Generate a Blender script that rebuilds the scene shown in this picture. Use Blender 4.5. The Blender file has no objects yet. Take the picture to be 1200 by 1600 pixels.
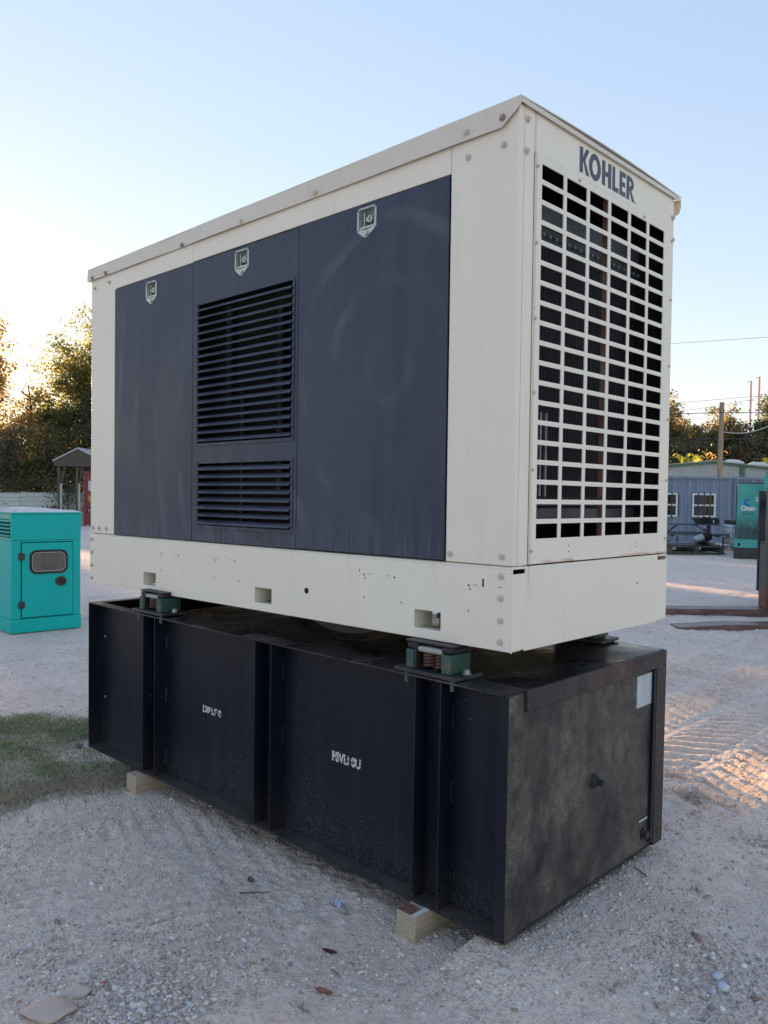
import bpy, math, random
import numpy as np
from mathutils import Matrix, Vector
PI = math.pi
random.seed(7)
RNG = np.random.default_rng(11)
S = bpy.context.scene
COL = S.collection

# ------------------------------------------------------------------ camera
cd = bpy.data.cameras.new('camera')
cam = bpy.data.objects.new('camera', cd)
COL.objects.link(cam)
R_ = Vector((0.7193201, 0.69454128, 0.01382033))
U_ = Vector((-0.03173381, 0.01297916, 0.99941208))
F_ = Vector((-0.69395357, 0.71933577, -0.03137661))
CAMP = Vector((1.42974539, -2.11949768, 1.5))
m = Matrix(((R_.x, U_.x, -F_.x, CAMP.x), (R_.y, U_.y, -F_.y, CAMP.y), (R_.z, U_.z, -F_.z, CAMP.z), (0, 0, 0, 1)))
cam.matrix_world = m
cd.sensor_fit = 'HORIZONTAL'
cd.sensor_width = 36
cd.lens = 1274.7386 / 1200 * 36
cd.shift_x = 24.489 / 1200
cd.shift_y = 10.486 / 1200
cd.clip_end = 3000
cd.clip_start = 0.05
S.camera = cam

# ------------------------------------------------------------------ light
SUN_AZ = math.radians(-76)      # compass bearing of the sun, 0 = +Y
SUN_EL = math.radians(6.5)
w = bpy.data.worlds.new('World')
S.world = w
w.use_nodes = True
wn = w.node_tree
sky = wn.nodes.new('ShaderNodeTexSky')
sky.sky_type = 'NISHITA'
sky.sun_disc = False
sky.sun_elevation = SUN_EL
sky.sun_rotation = SUN_AZ
sky.altitude = 0
sky.air_density = 1.0
sky.dust_density = 0.1
sky.ozone_density = 2.0
bg = wn.nodes['Background']
bg.inputs['Strength'].default_value = 0.15
# the same response over the whole dome: softens the sky's contrast as the camera did
sp_ = wn.nodes.new('ShaderNodeSeparateColor'); cb_ = wn.nodes.new('ShaderNodeCombineColor')
wn.links.new(sky.outputs[0], sp_.inputs[0])
for i_, (g_, k_) in enumerate(((0.55, 0.86), (0.50, 0.82), (0.25, 1.10))):
    pw_ = wn.nodes.new('ShaderNodeMath'); pw_.operation = 'POWER'; pw_.inputs[1].default_value = g_
    ml_ = wn.nodes.new('ShaderNodeMath'); ml_.operation = 'MULTIPLY'; ml_.inputs[1].default_value = k_
    wn.links.new(sp_.outputs[i_], pw_.inputs[0]); wn.links.new(pw_.outputs[0], ml_.inputs[0]); wn.links.new(ml_.outputs[0], cb_.inputs[i_])
wn.links.new(cb_.outputs[0], bg.inputs['Color'])
sd = bpy.data.lights.new('sun', 'SUN')
sd.energy = 3.8
sd.angle = math.radians(0.6)
sd.color = (1.0, 0.62, 0.34)
sun = bpy.data.objects.new('sun', sd)
COL.objects.link(sun)
sdir = Vector((math.sin(SUN_AZ) * math.cos(SUN_EL), math.cos(SUN_AZ) * math.cos(SUN_EL), math.sin(SUN_EL)))
sun.rotation_euler = sdir.to_track_quat('Z', 'Y').to_euler()
S.view_settings.view_transform = 'Standard'
S.view_settings.look = 'None'
S.view_settings.exposure = 2.26
S.view_settings.gamma = 1.0
S.view_settings.use_curve_mapping = False

# ------------------------------------------------------------------ materials
def mat(name, col, rough=0.6, metal=0.0, spec=0.5):
    m = bpy.data.materials.new(name)
    m.use_nodes = True
    b = m.node_tree.nodes['Principled BSDF']
    b.inputs['Base Color'].default_value = (*col, 1)
    b.inputs['Roughness'].default_value = rough
    b.inputs['Metallic'].default_value = metal
    b.inputs['Specular IOR Level'].default_value = spec
    return m

class NT:
    """small node helper"""
    def __init__(s, m):
        s.m = m; s.t = m.node_tree; s.b = s.t.nodes['Principled BSDF']
        s.co = s.t.nodes.new('ShaderNodeTexCoord').outputs['Object']
    def link(s, a, b): s.t.links.new(a, b)
    def mapping(s, scale, rot=(0, 0, 0), src=None, loc=(0, 0, 0)):
        n = s.t.nodes.new('ShaderNodeMapping')
        n.inputs['Scale'].default_value = scale; n.inputs['Rotation'].default_value = rot
        n.inputs['Location'].default_value = loc
        s.link(src or s.co, n.inputs['Vector']); return n.outputs[0]
    def noise(s, scale, detail=4, rough=0.55, vec=None, dist=0.0):
        n = s.t.nodes.new('ShaderNodeTexNoise')
        n.inputs['Scale'].default_value = scale; n.inputs['Detail'].default_value = detail
        n.inputs['Roughness'].default_value = rough; n.inputs['Distortion'].default_value = dist
        s.link(vec or s.co, n.inputs['Vector']); return n.outputs['Fac']
    def vor(s, scale, vec=None, feat='F1', out='Distance', rand=1.0):
        n = s.t.nodes.new('ShaderNodeTexVoronoi'); n.feature = feat
        n.inputs['Scale'].default_value = scale; n.inputs['Randomness'].default_value = rand
        s.link(vec or s.co, n.inputs['Vector']); return n.outputs[out]
    def ramp(s, f, stops, interp='LINEAR'):
        n = s.t.nodes.new('ShaderNodeValToRGB'); n.color_ramp.interpolation = interp
        e = n.color_ramp.elements
        while len(e) < len(stops): e.new(0.5)
        for i, (p, c) in enumerate(stops):
            e[i].position = p
            e[i].color = (c, c, c, 1) if not isinstance(c, tuple) else (*c, 1)
        s.link(f, n.inputs[0]); return n.outputs[0]
    def mix(s, f, a, b, mode='MIX'):
        n = s.t.nodes.new('ShaderNodeMix'); n.data_type = 'RGBA'; n.blend_type = mode
        for sock, v in ((n.inputs[0], f), (n.inputs[6], a), (n.inputs[7], b)):
            if isinstance(v, (int, float)): sock.default_value = v
            elif isinstance(v, tuple): sock.default_value = (*v, 1)
            else: s.link(v, sock)
        return n.outputs[2]
    def math(s, op, a, b=0.0, c=None, clamp=False):
        n = s.t.nodes.new('ShaderNodeMath'); n.operation = op; n.use_clamp = clamp
        for i, v in enumerate((a, b) if c is None else (a, b, c)):
            if isinstance(v, (int, float)): n.inputs[i].default_value = v
            else: s.link(v, n.inputs[i])
        return n.outputs[0]
    def xyz(s, src=None):
        n = s.t.nodes.new('ShaderNodeSeparateXYZ'); s.link(src or s.co, n.inputs[0]); return n.outputs
    def bump(s, h, strength=0.3, dist=0.01, prev=None):
        n = s.t.nodes.new('ShaderNodeBump')
        n.inputs['Strength'].default_value = strength; n.inputs['Distance'].default_value = dist
        s.link(h, n.inputs['Height'])
        if prev: s.link(prev, n.inputs['Normal'])
        s.link(n.outputs[0], s.b.inputs['Normal']); return n.outputs[0]
    def color(s, c): s.link(c, s.b.inputs['Base Color'])
    def rough(s, c): s.link(c, s.b.inputs['Roughness'])

def bump_z(n, zlo, zhi):
    """0 at zlo, 1 at zhi along object Z"""
    z = n.xyz()[2]
    return n.math('DIVIDE', n.math('SUBTRACT', z, zlo), zhi - zlo, clamp=True)

MB = {}
def beige(name, seed, col=(0.60, 0.575, 0.495), stain=0.5, rustlow=False):
    m = mat(name, col, 0.42)
    n = NT(m)
    v = n.mapping((7, 7, 0.7), loc=(seed, seed * 2, 0))
    streak = n.ramp(n.noise(2.2, 5, 0.6, v), [(0.42, 0.0), (0.75, 1.0)])
    big = n.noise(1.6, 3, 0.5, n.mapping((1, 1, 1), loc=(seed, 0, seed)))
    c = n.mix(n.math('MULTIPLY', streak, 0.28 * stain), col, tuple(q * 0.82 for q in col))
    c = n.mix(n.ramp(big, [(0.38, 0.0), (0.7, 0.30)]), c, tuple(min(.86, q * 1.08) for q in col))
    # tiny chips and specks
    sp = n.ramp(n.noise(55, 2, 0.5, n.mapping((1, 1, 1), loc=(seed, 3, 1))), [(0.735, 0.0), (0.75, 1.0)])
    gate = n.ramp(n.noise(3.1, 2, 0.5), [(0.5, 0.0), (0.62, 1.0)])
    c = n.mix(n.math('MULTIPLY', n.math('MULTIPLY', sp, gate), 0.85), c, (0.12, 0.075, 0.05))
    # brown runs
    run = n.ramp(n.noise(6, 4, 0.6, n.mapping((5, 5, 0.35), loc=(seed * 3, 1, 0))), [(0.60, 0.0), (0.76, 1.0)])
    c = n.mix(n.math('MULTIPLY', run, 0.22), c, (0.36, 0.27, 0.17))
    if rustlow:
        px, py, pz = n.xyz()
        nn_ = n.noise(16, 5, 0.7, n.mapping((1, 1, 2)))
        band = n.math('SUBTRACT', 1.0, n.math('DIVIDE', n.math('ABSOLUTE', n.math('SUBTRACT', pz, 0.284)), 0.028, clamp=True))
        rr_ = n.ramp(n.math('MULTIPLY', band, nn_), [(0.34, 0), (0.50, 1)])
        gy_ = n.ramp(n.noise(3.0, 2, 0.5, n.mapping((1, 1, 0.1), loc=(0, 2.3, 0))), [(0.46, 0), (0.56, 1)])
        c = n.mix(n.math('MULTIPLY', n.math('MULTIPLY', rr_, gy_), 0.75), c, (0.55, 0.33, 0.18))
        dx_ = n.math('SUBTRACT', 1.0, n.math('DIVIDE', n.math('ABSOLUTE', n.math('SUBTRACT', py, n.math('ADD', 0.086, n.math('MULTIPLY', n.noise(9, 2), 0.012)))), 0.010, clamp=True))
        dz_ = n.math('DIVIDE', n.math('SUBTRACT', pz, 0.12), 0.15, clamp=True)
        c = n.mix(n.math('MULTIPLY', n.math('MULTIPLY', dx_, dz_), 0.55), c, (0.50, 0.36, 0.20))
    n.color(c)
    n.rough(n.ramp(big, [(0.3, 0.34), (0.7, 0.58)]))
    b = n.bump(n.noise(2.2, 2, 0.4, n.mapping((1, 1, 0.8), loc=(seed, 5, 2))), 0.4, 0.04)
    n.bump(n.noise(260, 2, 0.5), 0.06, 0.002, b)
    return m
M_BEIGE = beige('beige_enclosure_paint', 1.0, (0.85, 0.775, 0.635), 0.8)
M_BEIGE2 = beige('beige_end_paint', 4.0, (0.86, 0.79, 0.655), 0.6, True)
M_BASE = beige('beige_base_paint', 9.0, (0.86, 0.785, 0.65), 0.6, True)
M_ROOF = beige('beige_roof_paint', 13.0, (0.71, 0.64, 0.52), 1.3)

def door_mat():
    m = mat('navy_chalked_paint', (0.03, 0.036, 0.062), 0.48, 0, 0.38)
    n = NT(m)
    v = n.mapping((9, 9, 0.55))
    st = n.ramp(n.noise(1.5, 6, 0.62, v), [(0.40, 0.0), (0.78, 1.0)])
    bigf = n.ramp(n.noise(2.1, 6, 0.66, n.mapping((1, 1, 0.7), loc=(3, 1, 2)), 0.9), [(0.36, 0.0), (0.70, 1.0)])
    c = n.mix(n.math('MULTIPLY', st, 0.42), (0.017, 0.029, 0.058), (0.062, 0.086, 0.128))
    c = n.mix(n.math('MULTIPLY', bigf, 0.72), c, (0.070, 0.078, 0.100))
    # swirling wipe marks: bands of a distorted ring texture
    wv = n.t.nodes.new('ShaderNodeTexWave'); wv.wave_type = 'RINGS'; wv.rings_direction = 'Y'
    wv.inputs['Scale'].default_value = 1.7; wv.inputs['Distortion'].default_value = 3.2
    wv.inputs['Detail'].default_value = 2.5; wv.inputs['Detail Scale'].default_value = 1.1
    n.link(n.mapping((1, 1, 0.8), loc=(0.55, 0, -0.75)), wv.inputs['Vector'])
    sw = n.ramp(wv.outputs['Fac'], [(0.80, 0.0), (0.97, 1.0)])
    gate = n.ramp(n.noise(2.3, 2, 0.5, n.mapping((1, 1, 1), loc=(1, 7, 4))), [(0.47, 0.0), (0.62, 1.0)])
    c = n.mix(n.math('MULTIPLY', n.math('MULTIPLY', sw, gate), 0.34), c, (0.13, 0.145, 0.18))
    # droppings, flecks
    fl = n.ramp(n.noise(30, 3, 0.6, n.mapping((1.6, 1.6, 0.7), loc=(2, 2, 8))), [(0.70, 0.0), (0.76, 1.0)])
    c = n.mix(n.math('MULTIPLY', n.math('MULTIPLY', fl, gate), 0.55), c, (0.19, 0.21, 0.24))
    # paler chalk towards the bottom edge with short vertical runs
    low = n.math('SUBTRACT', 1.0, bump_z(n, 0.28, 0.46))
    runs = n.ramp(n.noise(5, 4, 0.65, n.mapping((14, 14, 0.8))), [(0.42, 0.0), (0.62, 1.0)])
    c = n.mix(n.math('MULTIPLY', n.math('MULTIPLY', runs, low), 0.5), c, (0.105, 0.12, 0.15))
    n.color(c)
    n.rough(n.ramp(bigf, [(0.0, 0.40), (1.0, 0.62)]))
    b = n.bump(n.noise(1.1, 2, 0.4), 0.3, 0.03)
    n.bump(n.noise(240, 2, 0.5), 0.07, 0.002, b)
    return m
M_DOOR = door_mat()

def slat_mat():
    m = mat('navy_slat_paint', (0.05, 0.06, 0.09), 0.45)
    n = NT(m)
    f = n.ramp(n.noise(3.5, 5, 0.6, n.mapping((1, 6, 6))), [(0.35, 0.0), (0.7, 1.0)])
    c = n.mix(f, (0.038, 0.045, 0.072), (0.10, 0.115, 0.15))
    fl = n.ramp(n.noise(40, 2, 0.5), [(0.70, 0.0), (0.75, 1.0)])
    n.color(n.mix(n.math('MULTIPLY', fl, 0.4), c, (0.3, 0.31, 0.33)))
    return m
M_SLAT = slat_mat()

def tank_mat(name, dusty):
    m = mat(name, (0.012, 0.014, 0.02), 0.42, 0, 0.3)
    n = NT(m)
    base = n.mix(n.noise(2.5, 3, 0.5), (0.0045, 0.006, 0.0135), (0.008, 0.011, 0.022))
    if dusty:   # end wall: sun-bleached spatter, rust blush
        bigm = n.ramp(n.noise(2.6, 6, 0.66, n.mapping((1, 1, 0.9), rot=(0.5, 0, 0), loc=(0.3, 0.15, 0.75)), 0.35), [(0.34, 0.0), (0.70, 1.0)])
        gr = n.ramp(n.noise(420, 2, 0.9), [(0.47, 0.0), (0.55, 1.0)])
        mid = n.ramp(n.noise(14, 5, 0.7, n.mapping((1, 1, 0.8))), [(0.36, 0.25), (0.62, 1.0)])
        c = n.mix(n.math('MULTIPLY', bigm, 0.55), base, (0.072, 0.063, 0.053))
        c = n.mix(n.math('MULTIPLY', n.math('MULTIPLY', bigm, gr), n.math('MULTIPLY', mid, 0.9)), c, (0.42, 0.36, 0.27))
        rust = n.ramp(n.noise(3.2, 5, 0.6, n.mapping((1, 1, 0.7), loc=(4, 2.2, 9))), [(0.52, 0.0), (0.72, 1.0)])
        c = n.mix(n.math('MULTIPLY', rust, 0.35), c, (0.13, 0.062, 0.04))
        n.rough(n.ramp(bigm, [(0, 0.38), (1, 0.75)]))
    else:
        v = n.mapping((8, 8, 0.5))
        st = n.ramp(n.noise(2.5, 5, 0.65, v), [(0.5, 0.0), (0.8, 1.0)])
        c = n.mix(n.math('MULTIPLY', st, 0.35), base, (0.034, 0.04, 0.052))
        gate = n.ramp(n.noise(2.6, 3, 0.6), [(0.42, 0.1), (0.65, 1.0)])
        lowz = n.math('SUBTRACT', 1.0, bump_z(n, 0.0, 0.34))
        sp = n.ramp(n.noise(95, 2, 0.55), [(0.69, 0.0), (0.74, 1.0)])
        c = n.mix(n.math('MULTIPLY', n.math('MULTIPLY', sp, gate), 0.5), c, (0.30, 0.30, 0.30))
        du = n.ramp(n.noise(120, 3, 0.7), [(0.42, 0.0), (0.66, 1.0)])
        c = n.mix(n.math('MULTIPLY', n.math('MULTIPLY', lowz, lowz), n.math('MULTIPLY', du, 0.35)), c, (0.17, 0.15, 0.13))
    # dust lies on faces that look up
    g = n.t.nodes.new('ShaderNodeNewGeometry')
    nz = n.xyz(g.outputs['Normal'])[2]
    up = n.math('MULTIPLY', n.ramp(nz, [(0.6, 0.0), (0.95, 1.0)]), n.ramp(n.noise(5, 5, 0.65), [(0.35, 0.15), (0.62, 0.75)]))
    c = n.mix(up, c, (0.10, 0.085, 0.068))
    n.color(c)
    b = n.bump(n.noise(1.7, 2, 0.4), 0.35, 0.03)
    n.bump(n.noise(90, 3, 0.6), 0.10, 0.003, b)
    return m
M_TANK = tank_mat('black_tank_paint', False)
M_TANKEND = tank_mat('weathered_black_tank_paint', True)

def tanktop_mat():
    m = mat('dusty_black_tank_top', (0.02, 0.02, 0.022), 0.3)
    n = NT(m)
    big = n.ramp(n.noise(2.4, 5, 0.6, None, 0.6), [(0.40, 0.0), (0.64, 1.0)])
    gr = n.ramp(n.noise(38, 5, 0.72), [(0.38, 0.0), (0.66, 1.0)])
    c = n.mix(n.math('MULTIPLY', big, n.math('MULTIPLY', gr, 0.8)), (0.014, 0.0145, 0.017), (0.17, 0.152, 0.125))
    n.color(c)
    n.rough(n.ramp(big, [(0, 0.16), (1, 0.5)]))
    n.bump(n.noise(6, 4, 0.6), 0.22, 0.02)
    return m
M_TANKTOP = tanktop_mat()

def rust_edge():
    m = mat('rust_worn_black_steel', (0.03, 0.02, 0.018), 0.6)
    n = NT(m)
    f = n.ramp(n.noise(9, 6, 0.7, n.mapping((1, 1, 0.5))), [(0.36, 0.0), (0.64, 1.0)])
    f = n.math('MULTIPLY', f, n.ramp(n.xyz()[1], [(0.15, 0.10), (0.75, 0.75), (1.0, 0.22)]))
    c = n.mix(f, (0.014, 0.014, 0.017), (0.125, 0.062, 0.042))
    gr = n.ramp(n.noise(140, 3, 0.7), [(0.55, 0.0), (0.66, 1.0)])
    c = n.mix(n.math('MULTIPLY', gr, 0.35), c, (0.28, 0.22, 0.17))
    n.color(c); n.bump(n.noise(60, 4, 0.6), 0.2, 0.004)
    return m
M_RUSTEDGE = rust_edge()

def simple(name, c1, c2, scale=6, rough=0.6, metal=0.0, bump=0.15, stretch=(1, 1, 1), lo=0.35, hi=0.65, bscale=None, bd=0.005):
    m = mat(name, c1, rough, metal)
    n = NT(m)
    v = n.mapping(stretch)
    n.color(n.mix(n.ramp(n.noise(scale, 5, 0.62, v), [(lo, 0.0), (hi, 1.0)]), c1, c2))
    if bump: n.bump(n.noise(bscale or scale * 6, 4, 0.6, v), bump, bd)
    return m
M_BLACK = simple('shade_black', (0.006, 0.006, 0.007), (0.010, 0.010, 0.012), 20, 0.9)  # plain black painted in for the shade inside openings, holes and gaps
M_RAD = simple('black_radiator_paint', (0.010, 0.011, 0.014), (0.022, 0.025, 0.034), 8, 0.5)
M_RADTANK = simple('dark_grey_header_tank', (0.030, 0.034, 0.044), (0.045, 0.05, 0.062), 5, 0.4)
M_RUST = simple('rusty_brown_steel', (0.17, 0.075, 0.05), (0.36, 0.29, 0.24), 9, 0.75, 0, 0.2, (1, 1, 0.4), 0.45, 0.7)
M_BOLT = simple('beige_painted_bolt', (0.72, 0.66, 0.54), (0.52, 0.46, 0.37), 60, 0.4)
M_RBOLT = simple('rusty_bolt', (0.20, 0.06, 0.045), (0.42, 0.36, 0.30), 60, 0.5)
M_ZINC = simple('zinc_plated_steel', (0.54, 0.56, 0.49), (0.40, 0.42, 0.38), 40, 0.35, 0.45, 0.05)
M_ZINCD = simple('dark_zinc_pan', (0.27, 0.29, 0.28), (0.19, 0.205, 0.21), 30, 0.45, 0.4, 0.05)
M_LOGO = simple('charcoal_lettering', (0.055, 0.066, 0.095), (0.075, 0.085, 0.115), 30, 0.5)
M_ISO = simple('green_isolator_paint', (0.030, 0.088, 0.068), (0.20, 0.155, 0.09), 14, 0.55, 0, 0.2, (1, 1, 0.5), 0.52, 0.72)
M_SPRING = simple('maroon_spring', (0.062, 0.026, 0.023), (0.11, 0.055, 0.045), 30, 0.5)
M_PAD = simple('pale_rubber_pad', (0.42, 0.41, 0.36), (0.30, 0.29, 0.25), 12, 0.6)
M_BSTEEL = simple('dark_steel', (0.018, 0.018, 0.02), (0.05, 0.045, 0.04), 16, 0.45)
M_WHITEPAINT = simple('flaked_white_stencil', (0.62, 0.63, 0.63), (0.07, 0.075, 0.085), 90, 0.7, 0, 0.1, (1, 1, 1), 0.50, 0.58)
M_LABEL = simple('faded_white_label', (0.56, 0.60, 0.63), (0.40, 0.44, 0.47), 12, 0.5, 0, 0.1, (1, 3, 0.4))
M_WOOD = simple('weathered_timber', (0.50, 0.42, 0.30), (0.34, 0.275, 0.19), 9, 0.8, 0, 0.3, (9, 0.8, 9), 0.3, 0.7)
M_WOODDK = simple('reddish_timber_top', (0.16, 0.065, 0.04), (0.26, 0.13, 0.09), 14, 0.8, 0, 0.3, (6, 1, 6))
M_GREEN = simple('teal_genset_paint', (0.0, 0.42, 0.38), (0.0, 0.46, 0.415), 3, 0.4, 0, 0.02)
M_GREEN.node_tree.nodes['Principled BSDF'].inputs['Specular IOR Level'].default_value = 0.25
M_GREENSIDE = simple('teal_genset_side_paint', (0.002, 0.36, 0.32), (0.004, 0.40, 0.35), 3, 0.3, 0, 0.02)
M_ONAN = simple('faded_teal_paint', (0.045, 0.33, 0.28), (0.07, 0.38, 0.33), 2, 0.5, 0, 0.05)
M_RUBBER = mat('black_rubber', (0.012, 0.012, 0.013), 0.55)
M_WHITE = simple('chalky_white_paint', (0.72, 0.72, 0.69), (0.62, 0.61, 0.57), 5, 0.6)
M_CREAMROOF = simple('peeling_pale_roof', (0.66, 0.64, 0.58), (0.30, 0.20, 0.11), 8, 0.6, 0, 0.1, (1, 1, 1), 0.55, 0.68)
M_GALV = simple('galvanised_steel', (0.42, 0.44, 0.46), (0.30, 0.32, 0.34), 10, 0.4, 0.4)

def glass(name, col, rough=0.08):
    m = mat(name, col, rough, 0, 0.8)
    return m
M_TINT = simple('tinted_window_glass', (0.10, 0.085, 0.065), (0.16, 0.14, 0.11), 5, 0.12, 0, 0.0)
M_PANE = simple('dark_window_pane', (0.012, 0.014, 0.017), (0.03, 0.033, 0.036), 3, 0.15, 0, 0.0)

# ------------------------------------------------------------------ mesh helpers
class Mesh:
    def __init__(s): s.v = []; s.f = []
    def add(s, vs, fs):
        o = len(s.v); s.v += [tuple(v) for v in vs]; s.f += [tuple(i + o for i in f) for f in fs]
    def box(s, x0, x1, y0, y1, z0, z1):
        x0, x1 = min(x0, x1), max(x0, x1); y0, y1 = min(y0, y1), max(y0, y1); z0, z1 = min(z0, z1), max(z0, z1)
        s.add([(x0, y0, z0), (x1, y0, z0), (x1, y1, z0), (x0, y1, z0), (x0, y0, z1), (x1, y0, z1), (x1, y1, z1), (x0, y1, z1)],
              [(0, 3, 2, 1), (4, 5, 6, 7), (0, 1, 5, 4), (1, 2, 6, 5), (2, 3, 7, 6), (3, 0, 4, 7)])
        return s
    def prism(s, poly, axis, a, b):
        """poly: 2D loop; axis 0: (y,z) extruded in x, 1: (x,z) in y, 2: (x,y) in z"""
        def P(p, t):
            return (t, p[0], p[1]) if axis == 0 else (p[0], t, p[1]) if axis == 1 else (p[0], p[1], t)
        n = len(poly)
        s.add([P(p, a) for p in poly] + [P(p, b) for p in poly],
              [tuple(range(n))[::-1], tuple(range(n, 2 * n))] + [(i, (i + 1) % n, n + (i + 1) % n, n + i) for i in range(n)])
        return s
    def cyl(s, p0, p1, r0, r1=None, n=12, caps=True):
        r1 = r0 if r1 is None else r1
        p0 = Vector(p0); p1 = Vector(p1); d = (p1 - p0).normalized()
        a = d.orthogonal().normalized(); b = d.cross(a)
        vs = [p0 + (a * math.cos(2 * PI * i / n) + b * math.sin(2 * PI * i / n)) * r0 for i in range(n)] + \
             [p1 + (a * math.cos(2 * PI * i / n) + b * math.sin(2 * PI * i / n)) * r1 for i in range(n)]
        fs = [(i, (i + 1) % n, n + (i + 1) % n, n + i) for i in range(n)]
        if caps: fs += [tuple(range(n))[::-1], tuple(range(n, 2 * n))]
        s.add(vs, fs); return s
    def tube(s, pts, r, n=8, closed=False, caps=True):
        pts = [Vector(p) for p in pts]
        o = len(s.v); k = len(pts); prev = None
        rs = r if isinstance(r, (list, tuple)) else [r] * k
        for i, p in enumerate(pts):
            d = (pts[min(i + 1, k - 1)] - pts[max(i - 1, 0)]).normalized()
            if prev is None: a = d.orthogonal().normalized()
            else:
                a = prev - d * prev.dot(d)
                a = a.normalized() if a.length > 1e-6 else d.orthogonal().normalized()
            prev = a; b = d.cross(a)
            for j in range(n):
                t = 2 * PI * j / n
                s.v.append(tuple(p + (a * math.cos(t) + b * math.sin(t)) * rs[i]))
        for i in range(k - 1):
            for j in range(n):
                s.f.append((o + i * n + j, o + i * n + (j + 1) % n, o + (i + 1) * n + (j + 1) % n, o + (i + 1) * n + j))
        if caps:
            s.f.append(tuple(range(o, o + n))[::-1]); s.f.append(tuple(range(o + (k - 1) * n, o + k * n)))
        return s
    def perf(s, us, vs, filled, w0, w1, axis):
        """perforated plate on a grid; filled(i,j)->bool"""
        idx = {}
        def V(i, j, k):
            key = (i, j, k)
            if key not in idx:
                u, v, t = us[i], vs[j], (w0, w1)[k]
                idx[key] = len(s.v)
                s.v.append((t, u, v) if axis == 0 else (u, t, v) if axis == 1 else (u, v, t))
            return idx[key]
        nu, nv = len(us) - 1, len(vs) - 1
        F = lambda i, j: 0 <= i < nu and 0 <= j < nv and filled(i, j)
        for i in range(nu):
            for j in range(nv):
                if not F(i, j): continue
                s.f.append((V(i, j, 0), V(i, j + 1, 0), V(i + 1, j + 1, 0), V(i + 1, j, 0)))
                s.f.append((V(i, j, 1), V(i + 1, j, 1), V(i + 1, j + 1, 1), V(i, j + 1, 1)))
                if not F(i - 1, j): s.f.append((V(i, j, 0), V(i, j, 1), V(i, j + 1, 1), V(i, j + 1, 0)))
                if not F(i + 1, j): s.f.append((V(i + 1, j, 0), V(i + 1, j + 1, 0), V(i + 1, j + 1, 1), V(i + 1, j, 1)))
                if not F(i, j - 1): s.f.append((V(i, j, 0), V(i + 1, j, 0), V(i + 1, j, 1), V(i, j, 1)))
                if not F(i, j + 1): s.f.append((V(i, j + 1, 0), V(i, j + 1, 1), V(i + 1, j + 1, 1), V(i + 1, j + 1, 0)))
        return s
    def mesh(s, name, material, smooth=True, fix=True):
        me = bpy.data.meshes.new(name)
        me.from_pydata(s.v, [], s.f)
        if material: me.materials.append(material)
        if fix:
            import bmesh
            bm = bmesh.new(); bm.from_mesh(me)
            bmesh.ops.recalc_face_normals(bm, faces=bm.faces)
            bm.to_mesh(me); bm.free()
        if smooth:
            me.polygons.foreach_set('use_smooth', [True] * len(me.polygons))
            me.set_sharp_from_angle(angle=math.radians(38))
        me.update()
        return me
    def obj(s, name, material, parent=None, bevel=0, seg=2, smooth=True, fix=True):
        o = bpy.data.objects.new(name, s.mesh(name, material, smooth, fix))
        COL.objects.link(o)
        if parent: o.parent = parent
        if bevel:
            md = o.modifiers.new('bevel', 'BEVEL'); md.width = bevel; md.segments = seg
            md.limit_method = 'ANGLE'; md.angle_limit = math.radians(40)
        return o

def B(name, material, parent, *a, bevel=0):
    return Mesh().box(*a).obj(name, material, parent, bevel)

def thing(name, label, cat, loc=(0, 0, 0), rotz=0, group=None, matrix=None):
    o = bpy.data.objects.new(name, None); COL.objects.link(o)
    o.empty_display_size = 0.1
    if matrix is not None: o.matrix_world = matrix
    else:
        o.location = loc; o.rotation_euler = (0, 0, rotz)
    tag(o, label, cat, group); return o
def tag(o, label=None, cat=None, group=None, kind=None):
    if label: o['label'] = label
    if cat: o['category'] = cat
    if group: o['group'] = group
    if kind: o['kind'] = kind
    return o
def inst(src, name, parent, loc=None, matrix=None):
    o = bpy.data.objects.new(name, src.data); COL.objects.link(o); o.parent = parent
    for md in src.modifiers:
        if md.type == 'BEVEL':
            q = o.modifiers.new('bevel', 'BEVEL'); q.width = md.width; q.segments = md.segments
            q.limit_method = 'ANGLE'; q.angle_limit = md.angle_limit
    if loc is not None: o.location = loc
    if matrix is not None: o.matrix_local = matrix
    return o
def copy_tree(o, parent=None):
    c = o.copy(); COL.objects.link(c); c.parent = parent
    for ch in list(o.children): copy_tree(ch, c)
    return c

def bolt_mesh(name, m, r=0.011, h=0.008):
    b = Mesh().cyl((0, 0, 0), (0, -0.0025, 0), r * 1.35, r * 1.3, 16)
    b.cyl((0, -0.0025, 0), (0, -0.0025 - h, 0), r * 0.92, r * 0.80, 6)
    return b.mesh(name, m)

def text_mesh(body, size, depth, name, material, parent, matrix, spacing=1.0, offset=0.0):
    cu = bpy.data.curves.new(name, 'FONT'); cu.body = body; cu.size = size
    cu.extrude = depth; cu.space_character = spacing; cu.offset = offset
    tmp = bpy.data.objects.new('tmp_text', cu); COL.objects.link(tmp)
    dg = bpy.context.evaluated_depsgraph_get()
    me = bpy.data.meshes.new_from_object(tmp.evaluated_get(dg))
    bpy.data.objects.remove(tmp)
    me.materials.clear(); me.materials.append(material)
    o = bpy.data.objects.new(name, me); COL.objects.link(o)
    if parent: o.parent = parent
    o.matrix_local = matrix
    return o
# text matrices: text lies in XY, faces +Z
M_FACE_X = lambda x, y, z: Matrix(((0, 0, 1, x), (1, 0, 0, y), (0, 1, 0, z), (0, 0, 0, 1)))        # faces +X, reads along +Y
M_FACE_NY = lambda x, y, z: Matrix(((1, 0, 0, x), (0, 0, -1, y), (0, 1, 0, z), (0, 0, 0, 1)))     # faces -Y, reads along +X

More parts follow.
